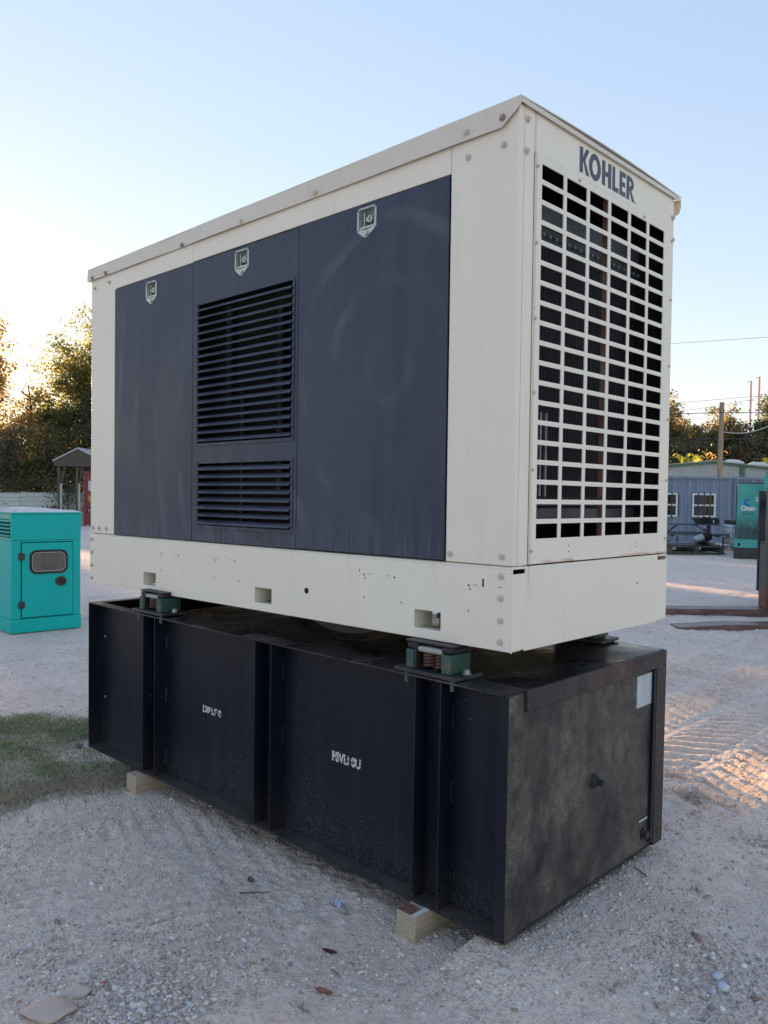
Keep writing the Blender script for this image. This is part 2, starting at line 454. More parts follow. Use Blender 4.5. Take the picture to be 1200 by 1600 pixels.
# ------------------------------------------------------------------ numpy noise
def vnoise(x, y, seed):
    xi = np.floor(x).astype(np.int64); yi = np.floor(y).astype(np.int64)
    fx = x - xi; fy = y - yi
    fx = fx * fx * (3 - 2 * fx); fy = fy * fy * (3 - 2 * fy)
    def h(a, b):
        n = (a * 374761393 + b * 668265263 + seed * 1442695041) & 0x7fffffff
        n = ((n ^ (n >> 13)) * 1274126177) & 0x7fffffff
        return ((n ^ (n >> 16)) & 0xffff) / 65535.0
    return (h(xi, yi) * (1 - fx) + h(xi + 1, yi) * fx) * (1 - fy) + (h(xi, yi + 1) * (1 - fx) + h(xi + 1, yi + 1) * fx) * fy
def fbm(x, y, sc, octv, seed, gain=0.5):
    a = 1; t = 0; tot = 0
    for i in range(octv):
        t = t + a * vnoise(x * sc, y * sc, seed + i * 17); tot += a
        a *= gain; sc *= 2.03
    return t / tot
def sstep(a, b, x):
    t = np.clip((x - a) / (b - a), 0, 1); return t * t * (3 - 2 * t)

# grass patch left of the tank
def grass_mask(x, y):
    n = fbm(x, y, 1.7, 3, 5) - 0.5
    m = sstep(-2.05, -2.95, x + 0.35 * y + n * 1.3 + 0.15) * sstep(0.30, -0.12, y - 0.95 * (x + 3.83) + n * 0.7) * sstep(-2.5, -1.7, y + n * 1.2) * sstep(-6.1, -5.0, x + n * 1.5)
    return m
# tread bands: start point, direction angle, width, pitch, lug slant, depth, length
BANDS = [
    (-1.35, 2.2, 93, 0.30, 0.125, 0.35, 0.052, 6.5),
    (-0.93, 1.9, 92, 0.30, 0.125, -0.35, 0.058, 6.5),
    (-0.50, 1.8, 92, 0.30, 0.13, 0.35, 0.058, 6.5),
    (-0.08, 1.3, 93, 0.30, 0.13, -0.35, 0.052, 6.5),
    (0.42, 0.5, 96, 0.34, 0.125, 0.4, 0.026, 6.0),
    (-3.3, -1.02, 27, 0.40, 0.10, 0.55, 0.006, 3.0),
    (-3.0, -1.50, 24, 0.36, 0.10, -0.55, 0.008, 3.0),
    (0.95, 0.2, 112, 0.34, 0.10, 0.5, 0.012, 2.2),
    (-6.5, 3.2, 40, 0.45, 0.12, 0.5, 0.022, 8.0),
]
def ground_h(x, y):
    h = (fbm(x, y, 0.35, 3, 1) - 0.5) * 0.06 * sstep(0.5, 4.0, np.hypot(x + 0.8, y - 0.5))
    h = h + (fbm(x, y, 2.3, 4, 2) - 0.5) * 0.024
    h = h + (fbm(x, y, 13, 4, 3, 0.6) - 0.5) * 0.017
    rough = sstep(0.35, 0.7, fbm(x, y, 1.1, 3, 9))
    h = h + (fbm(x, y, 48, 2, 4) - 0.5) * (0.004 + 0.009 * rough)
    for (bx, by, ang, wd, pit, slant, dep, ln) in BANDS:
        a = math.radians(ang); dx, dy = math.cos(a), math.sin(a)
        u = (x - bx) * dx + (y - by) * dy
        v = -(x - bx) * dy + (y - by) * dx + 0.06 * np.sin(u * 0.9 + bx)
        ins = sstep(wd / 2 + 0.03, wd / 2 - 0.03, np.abs(v)) * sstep(0, 1.2, u) * sstep(ln, ln - 1, u)
        side = np.where(v > 0, 1.0, -1.0)
        ph = (u + v * slant * 1.6) / pit + 0.35 * (vnoise(u * 2, v * 2, 31) - 0.5)
        fr = ph - np.floor(ph)
        lug = sstep(0.0, 0.42, fr) * sstep(0.80, 0.66, fr)
        fade = 0.55 + 0.45 * sstep(0.3, 0.6, fbm(x, y, 1.3, 2, int(abs(bx) * 10)))
        h = h + ins * (lug - 0.55) * dep * fade
        ridge = np.exp(-((np.abs(v) - wd / 2 - 0.03) / 0.035) ** 2) * sstep(0, 0.5, u) * sstep(ln, ln - 1, u)
        h = h + ridge * dep * 0.18 * fade
    # soil banked up against the near end of the tank
    bank = sstep(0.42, 0.0, np.abs(x - 0.05)) * sstep(-0.35, 0.1, y) * sstep(1.7, 1.2, y)
    h = h * (1 - 0.6 * bank) + bank * 0.062
    bank2 = np.exp(-((x + 0.12) ** 2 + (y + 0.02) ** 2) / 0.02) * 0.03
    h = h + bank2
    # flatten where the timbers and the teal machine stand
    for (ax, ay, rx, ry) in ((-0.33, 0.5, 0.16, 0.9), (-2.17, 0.5, 0.16, 0.9), (-7.7, 1.7, 1.1, 0.6)):
        k = sstep(1.35, 0.95, np.maximum(np.abs(x - ax) / rx, np.abs(y - ay) / ry))
        h = h * (1 - k) + 0.0 * k
    return h

# ================================================================== GROUND
def axis_grid(lo, hi, d0, dmax_lo, dmax_hi, g=1.045, slow=None):
    a = list(np.arange(lo, hi + d0 / 2, d0))
    p, d = a[-1], d0
    while p < dmax_hi:
        d *= (slow[1] if slow and p < slow[0] else g); p += d; a.append(p)
    p, d = a[0], d0
    left = []
    while p > dmax_lo:
        d *= g; p -= d; left.append(p)
    return np.array(left[::-1] + a)
def ground_material():
    m = mat('crushed_limestone_dirt', (0.4, 0.37, 0.35), 0.9, 0, 0.25)
    n = NT(m)
    gc = n.t.nodes.new('ShaderNodeNewGeometry').outputs['Position']
    big = n.noise(0.55, 4, 0.6, gc)
    med = n.noise(3.0, 5, 0.62, gc)
    fine = n.noise(70, 4, 0.72, gc)
    fine2 = n.noise(260, 3, 0.7, gc)
    c = n.mix(n.ramp(med, [(0.35, 0.0), (0.66, 1.0)]), GC1, GC2)
    c = n.mix(n.ramp(big, [(0.38, 0.0), (0.65, 0.75)]), c, GC3)
    c = n.mix(n.ramp(fine, [(0.33, 0.5), (0.44, 0.0)]), c, GC4)
    c = n.mix(n.ramp(fine, [(0.56, 0.0), (0.68, 0.6)]), c, GC5)
    c = n.mix(n.ramp(fine2, [(0.30, 0.5), (0.41, 0.0)]), c, (0.42, 0.355, 0.30))
    mf = n.noise(17, 6, 0.75, gc)
    c = n.mix(n.ramp(mf, [(0.36, 0.55), (0.47, 0.0)]), c, (0.46, 0.375, 0.31))
    c = n.mix(n.ramp(mf, [(0.53, 0.0), (0.66, 0.55)]), c, (0.90, 0.84, 0.76))
    # pebble cells with pale tops
    v = n.vor(75, gc); vc = n.vor(75, gc, 'F1', 'Color')
    gate = n.ramp(n.noise(2.4, 4, 0.65, gc), [(0.42, 0.0), (0.60, 1.0)])
    peb = n.math('MULTIPLY', n.ramp(v, [(0.25, 1.0), (0.52, 0.0)]), gate)
    pc = n.ramp(n.xyz(vc)[0], [(0.0, (0.42, 0.36, 0.31)), (0.5, (0.70, 0.61, 0.52)), (1.0, (0.88, 0.81, 0.73))])
    c = n.mix(n.math('MULTIPLY', peb, 0.62), c, pc)
    # damp/dark smudges and a peach blush
    sm = n.ramp(n.noise(1.7, 6, 0.74, n.mapping((1, 1, 1), src=gc, loc=(4, 9, 0))), [(0.52, 0.0), (0.70, 1.0)])
    c = n.mix(n.math('MULTIPLY', sm, 0.30), c, (0.30, 0.25, 0.21))
    at = n.t.nodes.new('ShaderNodeAttribute'); at.attribute_name = 'soil'
    s = n.xyz(at.outputs['Color'])
    c = n.mix(n.math('MULTIPLY', s[0], 0.92), c, n.mix(med, (0.30, 0.265, 0.19), (0.50, 0.43, 0.34)))
    n.color(c)
    b = n.bump(mf, 0.5, 0.03)
    b = n.bump(fine, 0.8, 0.016, b)
    b = n.bump(peb, 0.5, 0.008, b)
    n.bump(fine2, 0.35, 0.004, b)
    return m
GC1 = (0.80, 0.65, 0.52); GC2 = (0.87, 0.75, 0.625); GC3 = (0.85, 0.67, 0.53); GC4 = (0.52, 0.43, 0.36); GC5 = (0.90, 0.83, 0.74)
M_GROUND = ground_material()

gx = axis_grid(-3.4, 0.95, 0.0088, -900, 900)
gy = axis_grid(-1.35, 2.3, 0.0088, -900, 900, slow=(7.5, 1.0055))
X, Y = np.meshgrid(gx, gy)
Z = ground_h(X, Y)
far = sstep(25, 60, np.hypot(X, Y))
Z = Z * (1 - far)
nx, ny = len(gx), len(gy)
me = bpy.data.meshes.new('gravel_yard')
me.vertices.add(nx * ny)
me.vertices.foreach_set('co', np.stack([X, Y, Z], -1).astype(np.float32).ravel())
ii = (np.arange(ny - 1)[:, None] * nx + np.arange(nx - 1)[None, :]).ravel()
quads = np.stack([ii, ii + 1, ii + nx + 1, ii + nx], -1).astype(np.int32)
me.loops.add(quads.size); me.polygons.add(len(quads))
me.loops.foreach_set('vertex_index', quads.ravel())
me.polygons.foreach_set('loop_start', np.arange(len(quads), dtype=np.int32) * 4)
me.polygons.foreach_set('use_smooth', np.ones(len(quads), dtype=bool))
me.update(calc_edges=True)
gm = grass_mask(X, Y)
ca = me.color_attributes.new('soil', 'FLOAT_COLOR', 'POINT')
cc = np.zeros((nx * ny, 4), np.float32); cc[:, 0] = gm.ravel(); cc[:, 3] = 1
ca.data.foreach_set('color', cc.ravel())
me.materials.append(M_GROUND)
ground = bpy.data.objects.new('ground', me); COL.objects.link(ground)
tag(ground, 'pale crushed limestone yard with tyre tread marks', kind='structure')

def gz(x, y):
    return float(ground_h(np.array([float(x)]), np.array([float(y)]))[0])

# ------------------------------------------------------------------ loose gravel
def ico(sub):
    import bmesh
    bm = bmesh.new(); bmesh.ops.create_icosphere(bm, subdivisions=sub, radius=1)
    v = np.array([x.co[:] for x in bm.verts]); f = np.array([[a.index for a in q.verts] for q in bm.faces])
    bm.free(); return v, f
IV1, IF1 = ico(1)
IV2, IF2 = ico(2)
def bulk(name, V, F, colors, material, label=None, kind='stuff', smooth=False, parent=None):
    """V (n,3) verts, F (m,k) faces, colors (n,3)"""
    me = bpy.data.meshes.new(name)
    me.vertices.add(len(V)); me.vertices.foreach_set('co', V.astype(np.float32).ravel())
    k = F.shape[1]
    me.loops.add(F.size); me.polygons.add(len(F))
    me.loops.foreach_set('vertex_index', F.astype(np.int32).ravel())
    me.polygons.foreach_set('loop_start', np.arange(len(F), dtype=np.int32) * k)
    if smooth: me.polygons.foreach_set('use_smooth', np.ones(len(F), dtype=bool))
    me.update(calc_edges=True)
    if colors is not None:
        ca = me.color_attributes.new('tint', 'FLOAT_COLOR', 'POINT')
        cc = np.ones((len(V), 4), np.float32); cc[:, :3] = colors
        ca.data.foreach_set('color', cc.ravel())
    me.materials.append(material)
    o = bpy.data.objects.new(name, me); COL.objects.link(o)
    if parent: o.parent = parent
    if label: o['label'] = label
    if kind: o['kind'] = kind
    return o
def tint_mat(name, rough=0.85, bump=0.3, scale=160, spec=0.3, transl=0.0):
    m = mat(name, (0.4, 0.4, 0.4), rough, 0, spec)
    n = NT(m)
    a = n.t.nodes.new('ShaderNodeAttribute'); a.attribute_name = 'tint'
    c = n.mix(n.math('MULTIPLY', n.noise(scale, 3, 0.6), 0.5), a.outputs['Color'], n.mix(1.0, a.outputs['Color'], (0.6, 0.58, 0.56), 'MULTIPLY'))
    n.color(c)
    if bump: n.bump(n.noise(scale, 3, 0.6), bump, 0.003)
    if transl:
        tr = n.t.nodes.new('ShaderNodeBsdfTranslucent')
        n.link(a.outputs['Color'], tr.inputs['Color'])
        mx = n.t.nodes.new('ShaderNodeMixShader'); mx.inputs[0].default_value = transl
        n.link(n.b.outputs[0], mx.inputs[1]); n.link(tr.outputs[0], mx.inputs[2])
        n.link(mx.outputs[0], n.t.nodes['Material Output'].inputs['Surface'])
    return m
M_STONE = tint_mat('limestone_gravel')
def stone_cloud(name, P, R, base, label, seed, colr=None):
    rng = np.random.default_rng(seed)
    n = len(P); Vb, Fb = base
    sc = R[:, None] * rng.uniform(0.65, 1.25, (n, 3)) * np.array([1, 1, 0.62])
    ang = rng.uniform(0, 2 * PI, n); ca, sa = np.cos(ang), np.sin(ang)
    v = Vb[None] * (1 + rng.uniform(-0.24, 0.24, (n, len(Vb), 1))) * sc[:, None, :]
    x = v[..., 0] * ca[:, None] - v[..., 1] * sa[:, None]
    y = v[..., 0] * sa[:, None] + v[..., 1] * ca[:, None]
    tl = rng.uniform(-0.4, 0.4, (n, 1))
    z = v[..., 2] + x * tl
    V = np.stack([x, y, z], -1) + P[:, None, :]
    F = (Fb[None] + (np.arange(n) * len(Vb))[:, None, None]).reshape(-1, 3)
    pal = np.array([[0.72, 0.63, 0.54], [0.58, 0.49, 0.41], [0.38, 0.34, 0.30], [0.82, 0.76, 0.68], [0.60, 0.50, 0.41], [0.52, 0.36, 0.30], [0.52, 0.52, 0.54]])
    w_ = np.array([0.32, 0.22, 0.10, 0.2, 0.08, 0.03, 0.05])
    c = pal[rng.choice(len(pal), n, p=w_ / w_.sum())] * rng.uniform(0.82, 1.12, (n, 1))
    if colr is not None: c = c * colr
    C = np.repeat(c, len(Vb), 0)
    return bulk(name, V.reshape(-1, 3), F, C, M_STONE, label)
def scatter(n, dens, seed, ymax=None):
    rng = np.random.default_rng(seed)
    out = []
    while sum(len(o) for o in out) < n:
        d = rng.uniform(0.2, 7.5, 60000) ** 1.0          # distance from camera foot
        a = rng.uniform(-0.85, 0.75, 60000)              # angle about the yard axis
        dd = 2.1 + d
        base = math.atan2(F_.y, F_.x)
        x = CAMP.x + dd * np.cos(base + a); y = CAMP.y + dd * np.sin(base + a)
        k = rng.uniform(0, 1, len(x)) < dens(x, y) * np.clip(2.6 / dd, 0, 1)
        out.append(np.stack([x[k], y[k]], -1))
    return np.concatenate(out)[:n]
def dens(x, y):
    c = sstep(0.42, 0.64, fbm(x, y, 1.5, 4, 21, 0.6))
    pile = np.exp(-(((x + 0.70) ** 2 + (y + 0.90) ** 2) / 0.028)) + 0.9 * np.exp(-(((x - 0.52) ** 2 + (y - 0.42) ** 2) / 0.06))
    g = 1 - 0.85 * sstep(0.3, 0.8, grass_mask(x, y))
    return np.clip((0.10 + 0.9 * c) * g + pile * 1.5, 0, 1)
xy = scatter(42000, dens, 3)
r = np.random.default_rng(5).lognormal(math.log(0.0036), 0.42, len(xy))
r = np.clip(r, 0.0018, 0.013)
P = np.stack([xy[:, 0], xy[:, 1], ground_h(xy[:, 0], xy[:, 1]) + r * 0.12], -1)
stone_cloud('gravel', P, r, (IV1, IF1), 'fine pale gravel scattered over the yard', 4)
pr = np.random.default_rng(8)
pc = np.concatenate([pr.normal((-0.67, -0.88), (0.08, 0.085), (1300, 2)), pr.normal((0.50, 0.44), (0.15, 0.14), (900, 2)), pr.normal((-0.9, -0.66), (0.14, 0.10), (320, 2)), pr.normal((-1.0, -0.95), (0.16, 0.10), (420, 2))])
r2 = np.clip(pr.lognormal(math.log(0.0045), 0.40, len(pc)), 0.0025, 0.012)
P2 = np.stack([pc[:, 0], pc[:, 1], ground_h(pc[:, 0], pc[:, 1]) + r2 * 0.25], -1)
stone_cloud('pebble_pile', P2, r2, (IV2, IF2), 'drifts of larger grey and white pebbles at the front edge', 9)

def rock(name, loc, size, col, label, seed, flat=0.55, rot=0.0, group=None, cat='stone'):
    rng = np.random.default_rng(seed)
    v, f = IV2, IF2
    # a few planar cuts make it read as broken stone
    v = v * (1 + rng.uniform(-0.06, 0.06, (len(v), 1)))
    for k in range(14):
        nrm = rng.normal(size=3); nrm /= np.linalg.norm(nrm); dcut = rng.uniform(0.52, 0.82)
        d = v @ nrm; over = np.clip(d - dcut, 0, None); v = v - over[:, None] * nrm
    v = v * np.array(size) * 0.5
    V = v.copy()
    o = bulk(name, V, f, np.repeat(np.array([col]), len(V), 0), M_STONE, None, None)
    o.location = (loc[0], loc[1], gz(*loc) + size[2] * 0.22); o.rotation_euler = (rng.uniform(-.15, .15), rng.uniform(-.15, .15), rot)
    tag(o, label, cat, group); return o
rock('white_stone', (-0.888, -0.63), (0.034, 0.026, 0.02), (0.74, 0.73, 0.70), 'small white egg shaped stone lying alone in the left foreground', 1)
rock('flat_stone', (-0.785, -1.10), (0.19, 0.13, 0.04), (0.58, 0.47, 0.40), 'large flat pinkish stone slab half buried in bottom left corner', 2, rot=0.6)
rock('flat_stone', (-0.835, -1.00), (0.125, 0.075, 0.034), (0.60, 0.50, 0.43), 'smaller flat stone slab just behind the bottom left slab', 3, rot=0.7)
rock('pale_stone', (0.528, 0.40), (0.05, 0.04, 0.034), (0.70, 0.73, 0.76), 'angular bluish white stone in the bottom right corner', 4, rot=0.4)
rock('pale_stone', (0.49, 0.452), (0.05, 0.036, 0.028), (0.63, 0.66, 0.66), 'pale greenish white stone just above the bottom right white stone', 5, rot=1.2)
rock('grey_stone', (0.51, 0.37), (0.026, 0.024, 0.02), (0.56, 0.60, 0.68), 'small round blue grey stone beside the bottom right white stone', 6)
rock('brown_stone', (0.615, 0.42), (0.036, 0.03, 0.024), (0.27, 0.19, 0.16), 'round brown stone at the bottom right edge of the photo', 7)
rock('red_stone', (-0.815, -0.915), (0.034, 0.022, 0.014), (0.42, 0.17, 0.13), 'small reddish stone chip beside the flat slabs', 8, rot=0.3)
rock('grey_stone', (-0.60, -0.865), (0.036, 0.03, 0.02), (0.46, 0.47, 0.46), 'rounded grey stone in the pebble drift at lower left', 9)
rock('pale_stone', (-0.545, -0.79), (0.045, 0.026, 0.016), (0.58, 0.58, 0.57), 'flat pale stone right of the pebble drift, left of its twin', 10)
rock('pale_stone', (-0.50, -0.775), (0.036, 0.026, 0.018), (0.58, 0.56, 0.55), 'flat pale stone right of the pebble drift, right of its twin', 12)
rock('brown_clod', (-1.25, -0.86), (0.045, 0.026, 0.022), (0.36, 0.26, 0.22), 'brown clod of earth at the left edge of the photo', 13, cat='clod')
rock('reddish_clod', (0.36, 0.62), (0.07, 0.03, 0.022), (0.36, 0.24, 0.21), 'reddish brown clod in the disturbed soil right of the tank', 14, cat='clod', rot=2.4)
rock('grey_stone', (-0.615, -0.10), (0.05, 0.036, 0.028), (0.36, 0.345, 0.33), 'grey lump of soil left of the near timber', 15)
rock('corner_stone', (0.03, -0.04), (0.045, 0.035, 0.04), (0.46, 0.44, 0.40), 'small stone wedged in soil below the near corner of the tank', 16)

def leaf(name, loc, L, W, col, label, rot, seed, curl=0.3):
    rng = random.Random(seed)
    M = Mesh(); n = 8
    rows = []
    for i in range(n + 1):
        t = i / n; wv = W * 0.5 * math.sin(PI * min(1, t * 1.02)) ** 0.8 * (1 + rng.uniform(-.12, .12)); x = (t - .5) * L
        z = curl * L * (t - .5) ** 2 * 1.2
        rows.append([(x, -wv, z + curl * wv * .9), (x, 0, z), (x, wv, z + curl * wv * rng.uniform(.5, 1.2))])
    vs = [p for r_ in rows for p in r_] ; fs = []
    k = len(vs); vs += [(p[0], p[1], p[2] + 0.0008) for p in vs]
    for i in range(n):
        for j in range(2):
            a = i * 3 + j
            fs.append((a, a + 1, a + 4, a + 3)); fs.append((k + a, k + a + 3, k + a + 4, k + a + 1))
    M.add(vs, fs)
    m = simple(name + '_material', col, tuple(c * 0.6 for c in col), 60, 0.55)
    o = M.obj(name, m, fix=False)
    o.location = (loc[0], loc[1], gz(*loc) + 0.006); o.rotation_euler = (0.1, 0.1, rot)
    tag(o, label, 'leaf', 'fallen leaves on the gravel'); return o
leaf('dead_leaf', (-0.459, -0.315), 0.055, 0.02, (0.09, 0.035, 0.03), 'dark maroon dead leaf on gravel left of the near timber', 0.55, 1)
leaf('dead_leaf', (-0.318, -0.472), 0.062, 0.022, (0.36, 0.15, 0.10), 'salmon brown dead leaf in the bottom centre foreground', 0.5, 2)
leaf('dead_leaf', (-1.027, -0.195), 0.045, 0.026, (0.24, 0.12, 0.08), 'rusty dead leaf on gravel in front of the middle of the tank', -0.2, 3)
leaf('dead_leaf', (-3.05, 0.12), 0.06, 0.04, (0.12, 0.03, 0.03), 'dark red leaf on the edge of the grass at far left', 0.3, 4)

def twig(loc, L, r, rot, label, seed, col=(0.17, 0.13, 0.10)):
    rng = random.Random(seed); pts = []
    for i in range(6):
        t = i / 5
        pts.append(((t - .5) * L, rng.uniform(-.04, .04) * L, 0.004 + rng.uniform(0, .02) * L))
    m = simple('twig_bark', col, tuple(c * .6 for c in col), 50, 0.8)
    o = Mesh().tube(pts, [r * (1.1 - 0.1 * i) for i in range(6)], 6).obj('twig', m)
    o.location = (loc[0], loc[1], gz(*loc) + r * .6); o.rotation_euler = (0, 0, rot)
    tag(o, label, 'twig', 'twigs on the gravel')
twig((-0.94, -0.245), 0.11, 0.003, 0.85, 'thin straight twig beside the rusty leaf before the tank', 1)
twig((-0.36, -0.38), 0.05, 0.0018, -0.2, 'tiny dark twig between the two leaves at bottom centre', 2)
twig((0.055, 0.83), 0.08, 0.003, 2.6, 'short twig on the soil before the end of the tank', 3)
twig((-0.53, -0.93), 0.10, 0.003, 0.9, 'dark thin twig at the bottom edge near the pebble drift', 4, (0.06, 0.05, 0.05))

# crumpled pale blue wrapper
def wrapper():
    rng = random.Random(4); M = Mesh(); n = 7
    vs = []; fs = []
    for i in range(n):
        for j in range(n):
            vs.append(((i / (n - 1) - .5) * .04 + rng.uniform(-.003, .003), (j / (n - 1) - .5) * .03 + rng.uniform(-.003, .003), rng.uniform(0, .016)))
    for i in range(n - 1):
        for j in range(n - 1):
            a = i * n + j; fs.append((a, a + 1, a + n + 1, a + n))
    M.add(vs, fs)
    o = M.obj('plastic_wrapper', simple('pale_blue_plastic', (0.36, 0.50, 0.66), (0.60, 0.68, 0.74), 60, 0.35), smooth=False, fix=False)
    o.location = (-0.663, -0.081, gz(-0.663, -0.081) + .004)
    tag(o, 'crumpled scrap of pale blue plastic wrapper on the gravel', 'litter')
wrapper()

# ------------------------------------------------------------------ grass
M_GRASS = tint_mat('grass_blades', 0.6, 0, 30, 0.3, 0.35)
def blades(name, xy, hgt, cols, label, seed, wd=0.0018, lean=0.9):
    rng = np.random.default_rng(seed); n = len(xy)
    base = np.stack([xy[:, 0], xy[:, 1], ground_h(xy[:, 0], xy[:, 1]) - 0.002], -1)
    a = rng.uniform(0, 2 * PI, n); h = hgt * rng.uniform(0.45, 1.2, n) * (0.5 + 1.1 * fbm(xy[:, 0], xy[:, 1], 6.0, 2, 77))
    ln = rng.uniform(0.2, lean, n) * h * 1.3
    d = np.stack([np.cos(a), np.sin(a), np.zeros(n)], -1); s = np.stack([-np.sin(a), np.cos(a), np.zeros(n)], -1) * wd
    mid = base + d * (ln * 0.35)[:, None] + np.array([0, 0, 1]) * (h * 0.6)[:, None]
    tip = base + d * ln[:, None] + np.array([0, 0, 1]) * (h * rng.uniform(0.55, 1.0, n))[:, None]
    V = np.stack([base - s, base + s, mid + s * .8, mid - s * .8, tip], 1).reshape(-1, 3)
    o = np.arange(n)[:, None] * 5
    F = np.concatenate([o + np.array([[0, 1, 2]]), o + np.array([[0, 2, 3]]), o + np.array([[3, 2, 4]])])
    C = np.repeat(cols, 5, 0)
    return bulk(name, V, F, C, M_GRASS, label)
gr = np.random.default_rng(40)
gxy = np.stack([gr.uniform(-5.9, -1.9, 700000), gr.uniform(-2.4, 1.25, 700000)], -1)
mk = grass_mask(gxy[:, 0], gxy[:, 1]) * (0.25 + 0.75 * sstep(0.38, 0.58, fbm(gxy[:, 0], gxy[:, 1], 3.2, 3, 44)))
# keep what the picture can see
rel = gxy - np.array([CAMP.x, CAMP.y]); rd = rel @ np.array([F_.x, F_.y]); rl = rel @ np.array([R_.x, R_.y])
gxy = gxy[(gr.uniform(0, 1, len(gxy)) < mk) & (rd > 0.3)][:150000]
green = sstep(0.40, 0.58, 0.8 * fbm(gxy[:, 0], gxy[:, 1], 2.1, 3, 61) + 0.1 + 0.16 * (gxy[:, 1] + 0.25) - 0.22 * (gxy[:, 0] + 2.75))
isg = (gr.uniform(0, 1, len(gxy)) < 0.03 + 0.55 * green)[:, None]
cg = np.array([0.20, 0.28, 0.10]) * gr.uniform(0.7, 1.5, (len(gxy), 1)); cs = np.array([0.50, 0.44, 0.33]) * gr.uniform(0.6, 1.2, (len(gxy), 1))
blades('grass', gxy, 0.020, np.where(isg, cg, cs), 'thin patchy grass, green to straw, left of the tank', 41, 0.0021)
tx = []
for (cx, cy, rr, k) in ((-0.17, 1.90, 0.08, 420), (-0.38, 2.15, 0.08, 250), (0.26, 1.56, 0.08, 350), (0.60, 0.78, 0.05, 200), (0.25, 0.9, 0.02, 50), (-0.30, -0.57, 0.012, 26), (-2.35, -0.18, 0.12, 260)):
    tx.append(gr.normal((cx, cy), (rr, rr * .5), (k, 2)))
tx = np.concatenate(tx)
blades('dry_grass', tx, 0.015, np.array([0.42, 0.35, 0.25]) * gr.uniform(0.6, 1.3, (len(tx), 1)), 'dry straw tufts trodden into the yard', 43, 0.0014, 2.4)

# ================================================================== TIMBERS
def timber(x0, x1, y0, y1, label, top=None):
    t = thing('timber', label, 'timber', ((x0 + x1) / 2, y0, 0), 0, 'timbers under the tank')
    w2 = (x1 - x0) / 2
    o = Mesh().box(-w2, w2, 0, y1 - y0, -0.01, 0.0885).obj('beam', M_WOOD, t, 0.004)
    if top:
        B('painted_patch', M_WOODDK, t, -w2 + .004, w2 * .45, .003, .06, 0.0886, 0.0896)
        B('painted_patch', M_WHITE, t, w2 * .5, w2 - .003, .002, .16, 0.0886, 0.0896)
    return t
timber(-0.385, -0.30, -0.075, 1.16, 'cut timber with dark red and white painted top under near end of tank', True)
timber(-2.225, -2.135, -0.045, 1.16, 'pale cut timber under the far left end of the tank')

# ================================================================== TANK
TM = Matrix(((0.999987, 2e-05, 0.005056, 0), (0.0, 0.999992, -0.003994, 0), (-0.005056, 0.003994, 0.999979, 0.09), (0, 0, 0, 1)))
LT, WT, HT, DR = 2.708, 1.114, 0.787, 0.07
tank = thing('fuel_tank', 'long black steel base fuel tank with upright ribs, under the beige generator', 'fuel tank', matrix=TM)
B('front_plate', M_TANK, tank, -LT + .006, -.006, DR, DR + .006, .008, HT - .008)
B('bottom_plate', M_TANK, tank, -LT, 0, 0, WT, -0.003, .006)
B('back_plate', M_TANK, tank, -LT, 0, WT - .006, WT, .007, HT - .007)
B('end_wall', M_TANKEND, tank, -.008, -.002, .05, WT - .03, .007, HT - .007)
B('end_wall', M_TANK, tank, -LT, -LT + .006, 0, WT - .007, .007, HT - .007)
# top: deck plate with an open bay at the far end
def tank_top():
    us = [-LT, -LT + .05, -2.12, -.0]; vs = [0, .05, WT - .05, WT - .001]
    return Mesh().perf(us, vs, lambda i, j: not (i == 1 and j == 1), HT - .006, HT, 2)
tank_top().obj('deck_plate', M_TANKTOP, tank)
B('inner_wall', M_TANK, tank, -2.125, -2.119, .051, WT - .051, .007, HT - .0065)
B('inner_wall', M_TANK, tank, -LT + .007, -2.126, WT - .056, WT - .05, .3, HT - .0065)
B('bay_floor', M_TANK, tank, -LT + .007, -2.126, .077, WT - .057, .45, .456)
for x in (-2.154, -2.047, -1.267, -1.161, -0.383, -0.271):
    o = Mesh().box(x - .003, x + .003, 0.001, DR - .001, .0065, HT - .0065).obj('rib', M_TANK, tank, 0.001)
# bolts and welds on the ribs and panels
bb = Mesh().cyl((0, 0, 0), (0, -.006, 0), .007, .006, 8).mesh('rivet', M_GALV)
for x, z in ((-LT + .055, .60), (-LT + .055, .27), (-1.195, .55), (-1.185, .40), (-.315, .68)):
    o = bpy.data.objects.new('rivet', bb); COL.objects.link(o); o.parent = tank; o.location = (x, DR, z)
for x in (-2.02, -1.135, -1.135, -.245, -.245):
    for z0 in (.05, .36, .62):
        Mesh().tube([(x - .024, DR - .003, z0 + k * .012) for k in range(7)], [.003 + .002 * (k % 2) for k in range(7)], 6).obj('weld_bead', M_RUSTEDGE, tank)
# corner angle irons and lips of the end wall
B('corner_angle', M_TANKEND, tank, 0.0, 0.006, 0.0, .074, -.002, HT - .004, bevel=.0015)
B('corner_angle', M_TANK, tank, -.04, -.0005, 0.0, .0055, .007, HT - .0065)
B('corner_angle', M_RUSTEDGE, tank, 0.0, 0.010, 1.032, WT + .002, -.002, HT - .003, bevel=.0015)
B('corner_angle', M_TANK, tank, -.06, -.0005, WT + .0005, WT + .006, .0, HT - .004)
B('end_lip', M_RUSTEDGE, tank, -.002, 0.013, .088, 1.03, .722, HT + .002, bevel=.003)
B('end_lip', M_RUSTEDGE, tank, -.001, .003, .075, .0865, .70, HT - .004)
B('rim_flange', M_TANK, tank, -.19, 0.004, -.004, .10, HT + .0002, HT + .0036)
B('deck_strap', M_TANK, tank, -1.345, -1.06, -.006, .07, HT + .0002, HT + .006, bevel=.001)
B('end_gusset', M_TANK, tank, -.0015, .012, 1.005, 1.020, .02, .715)
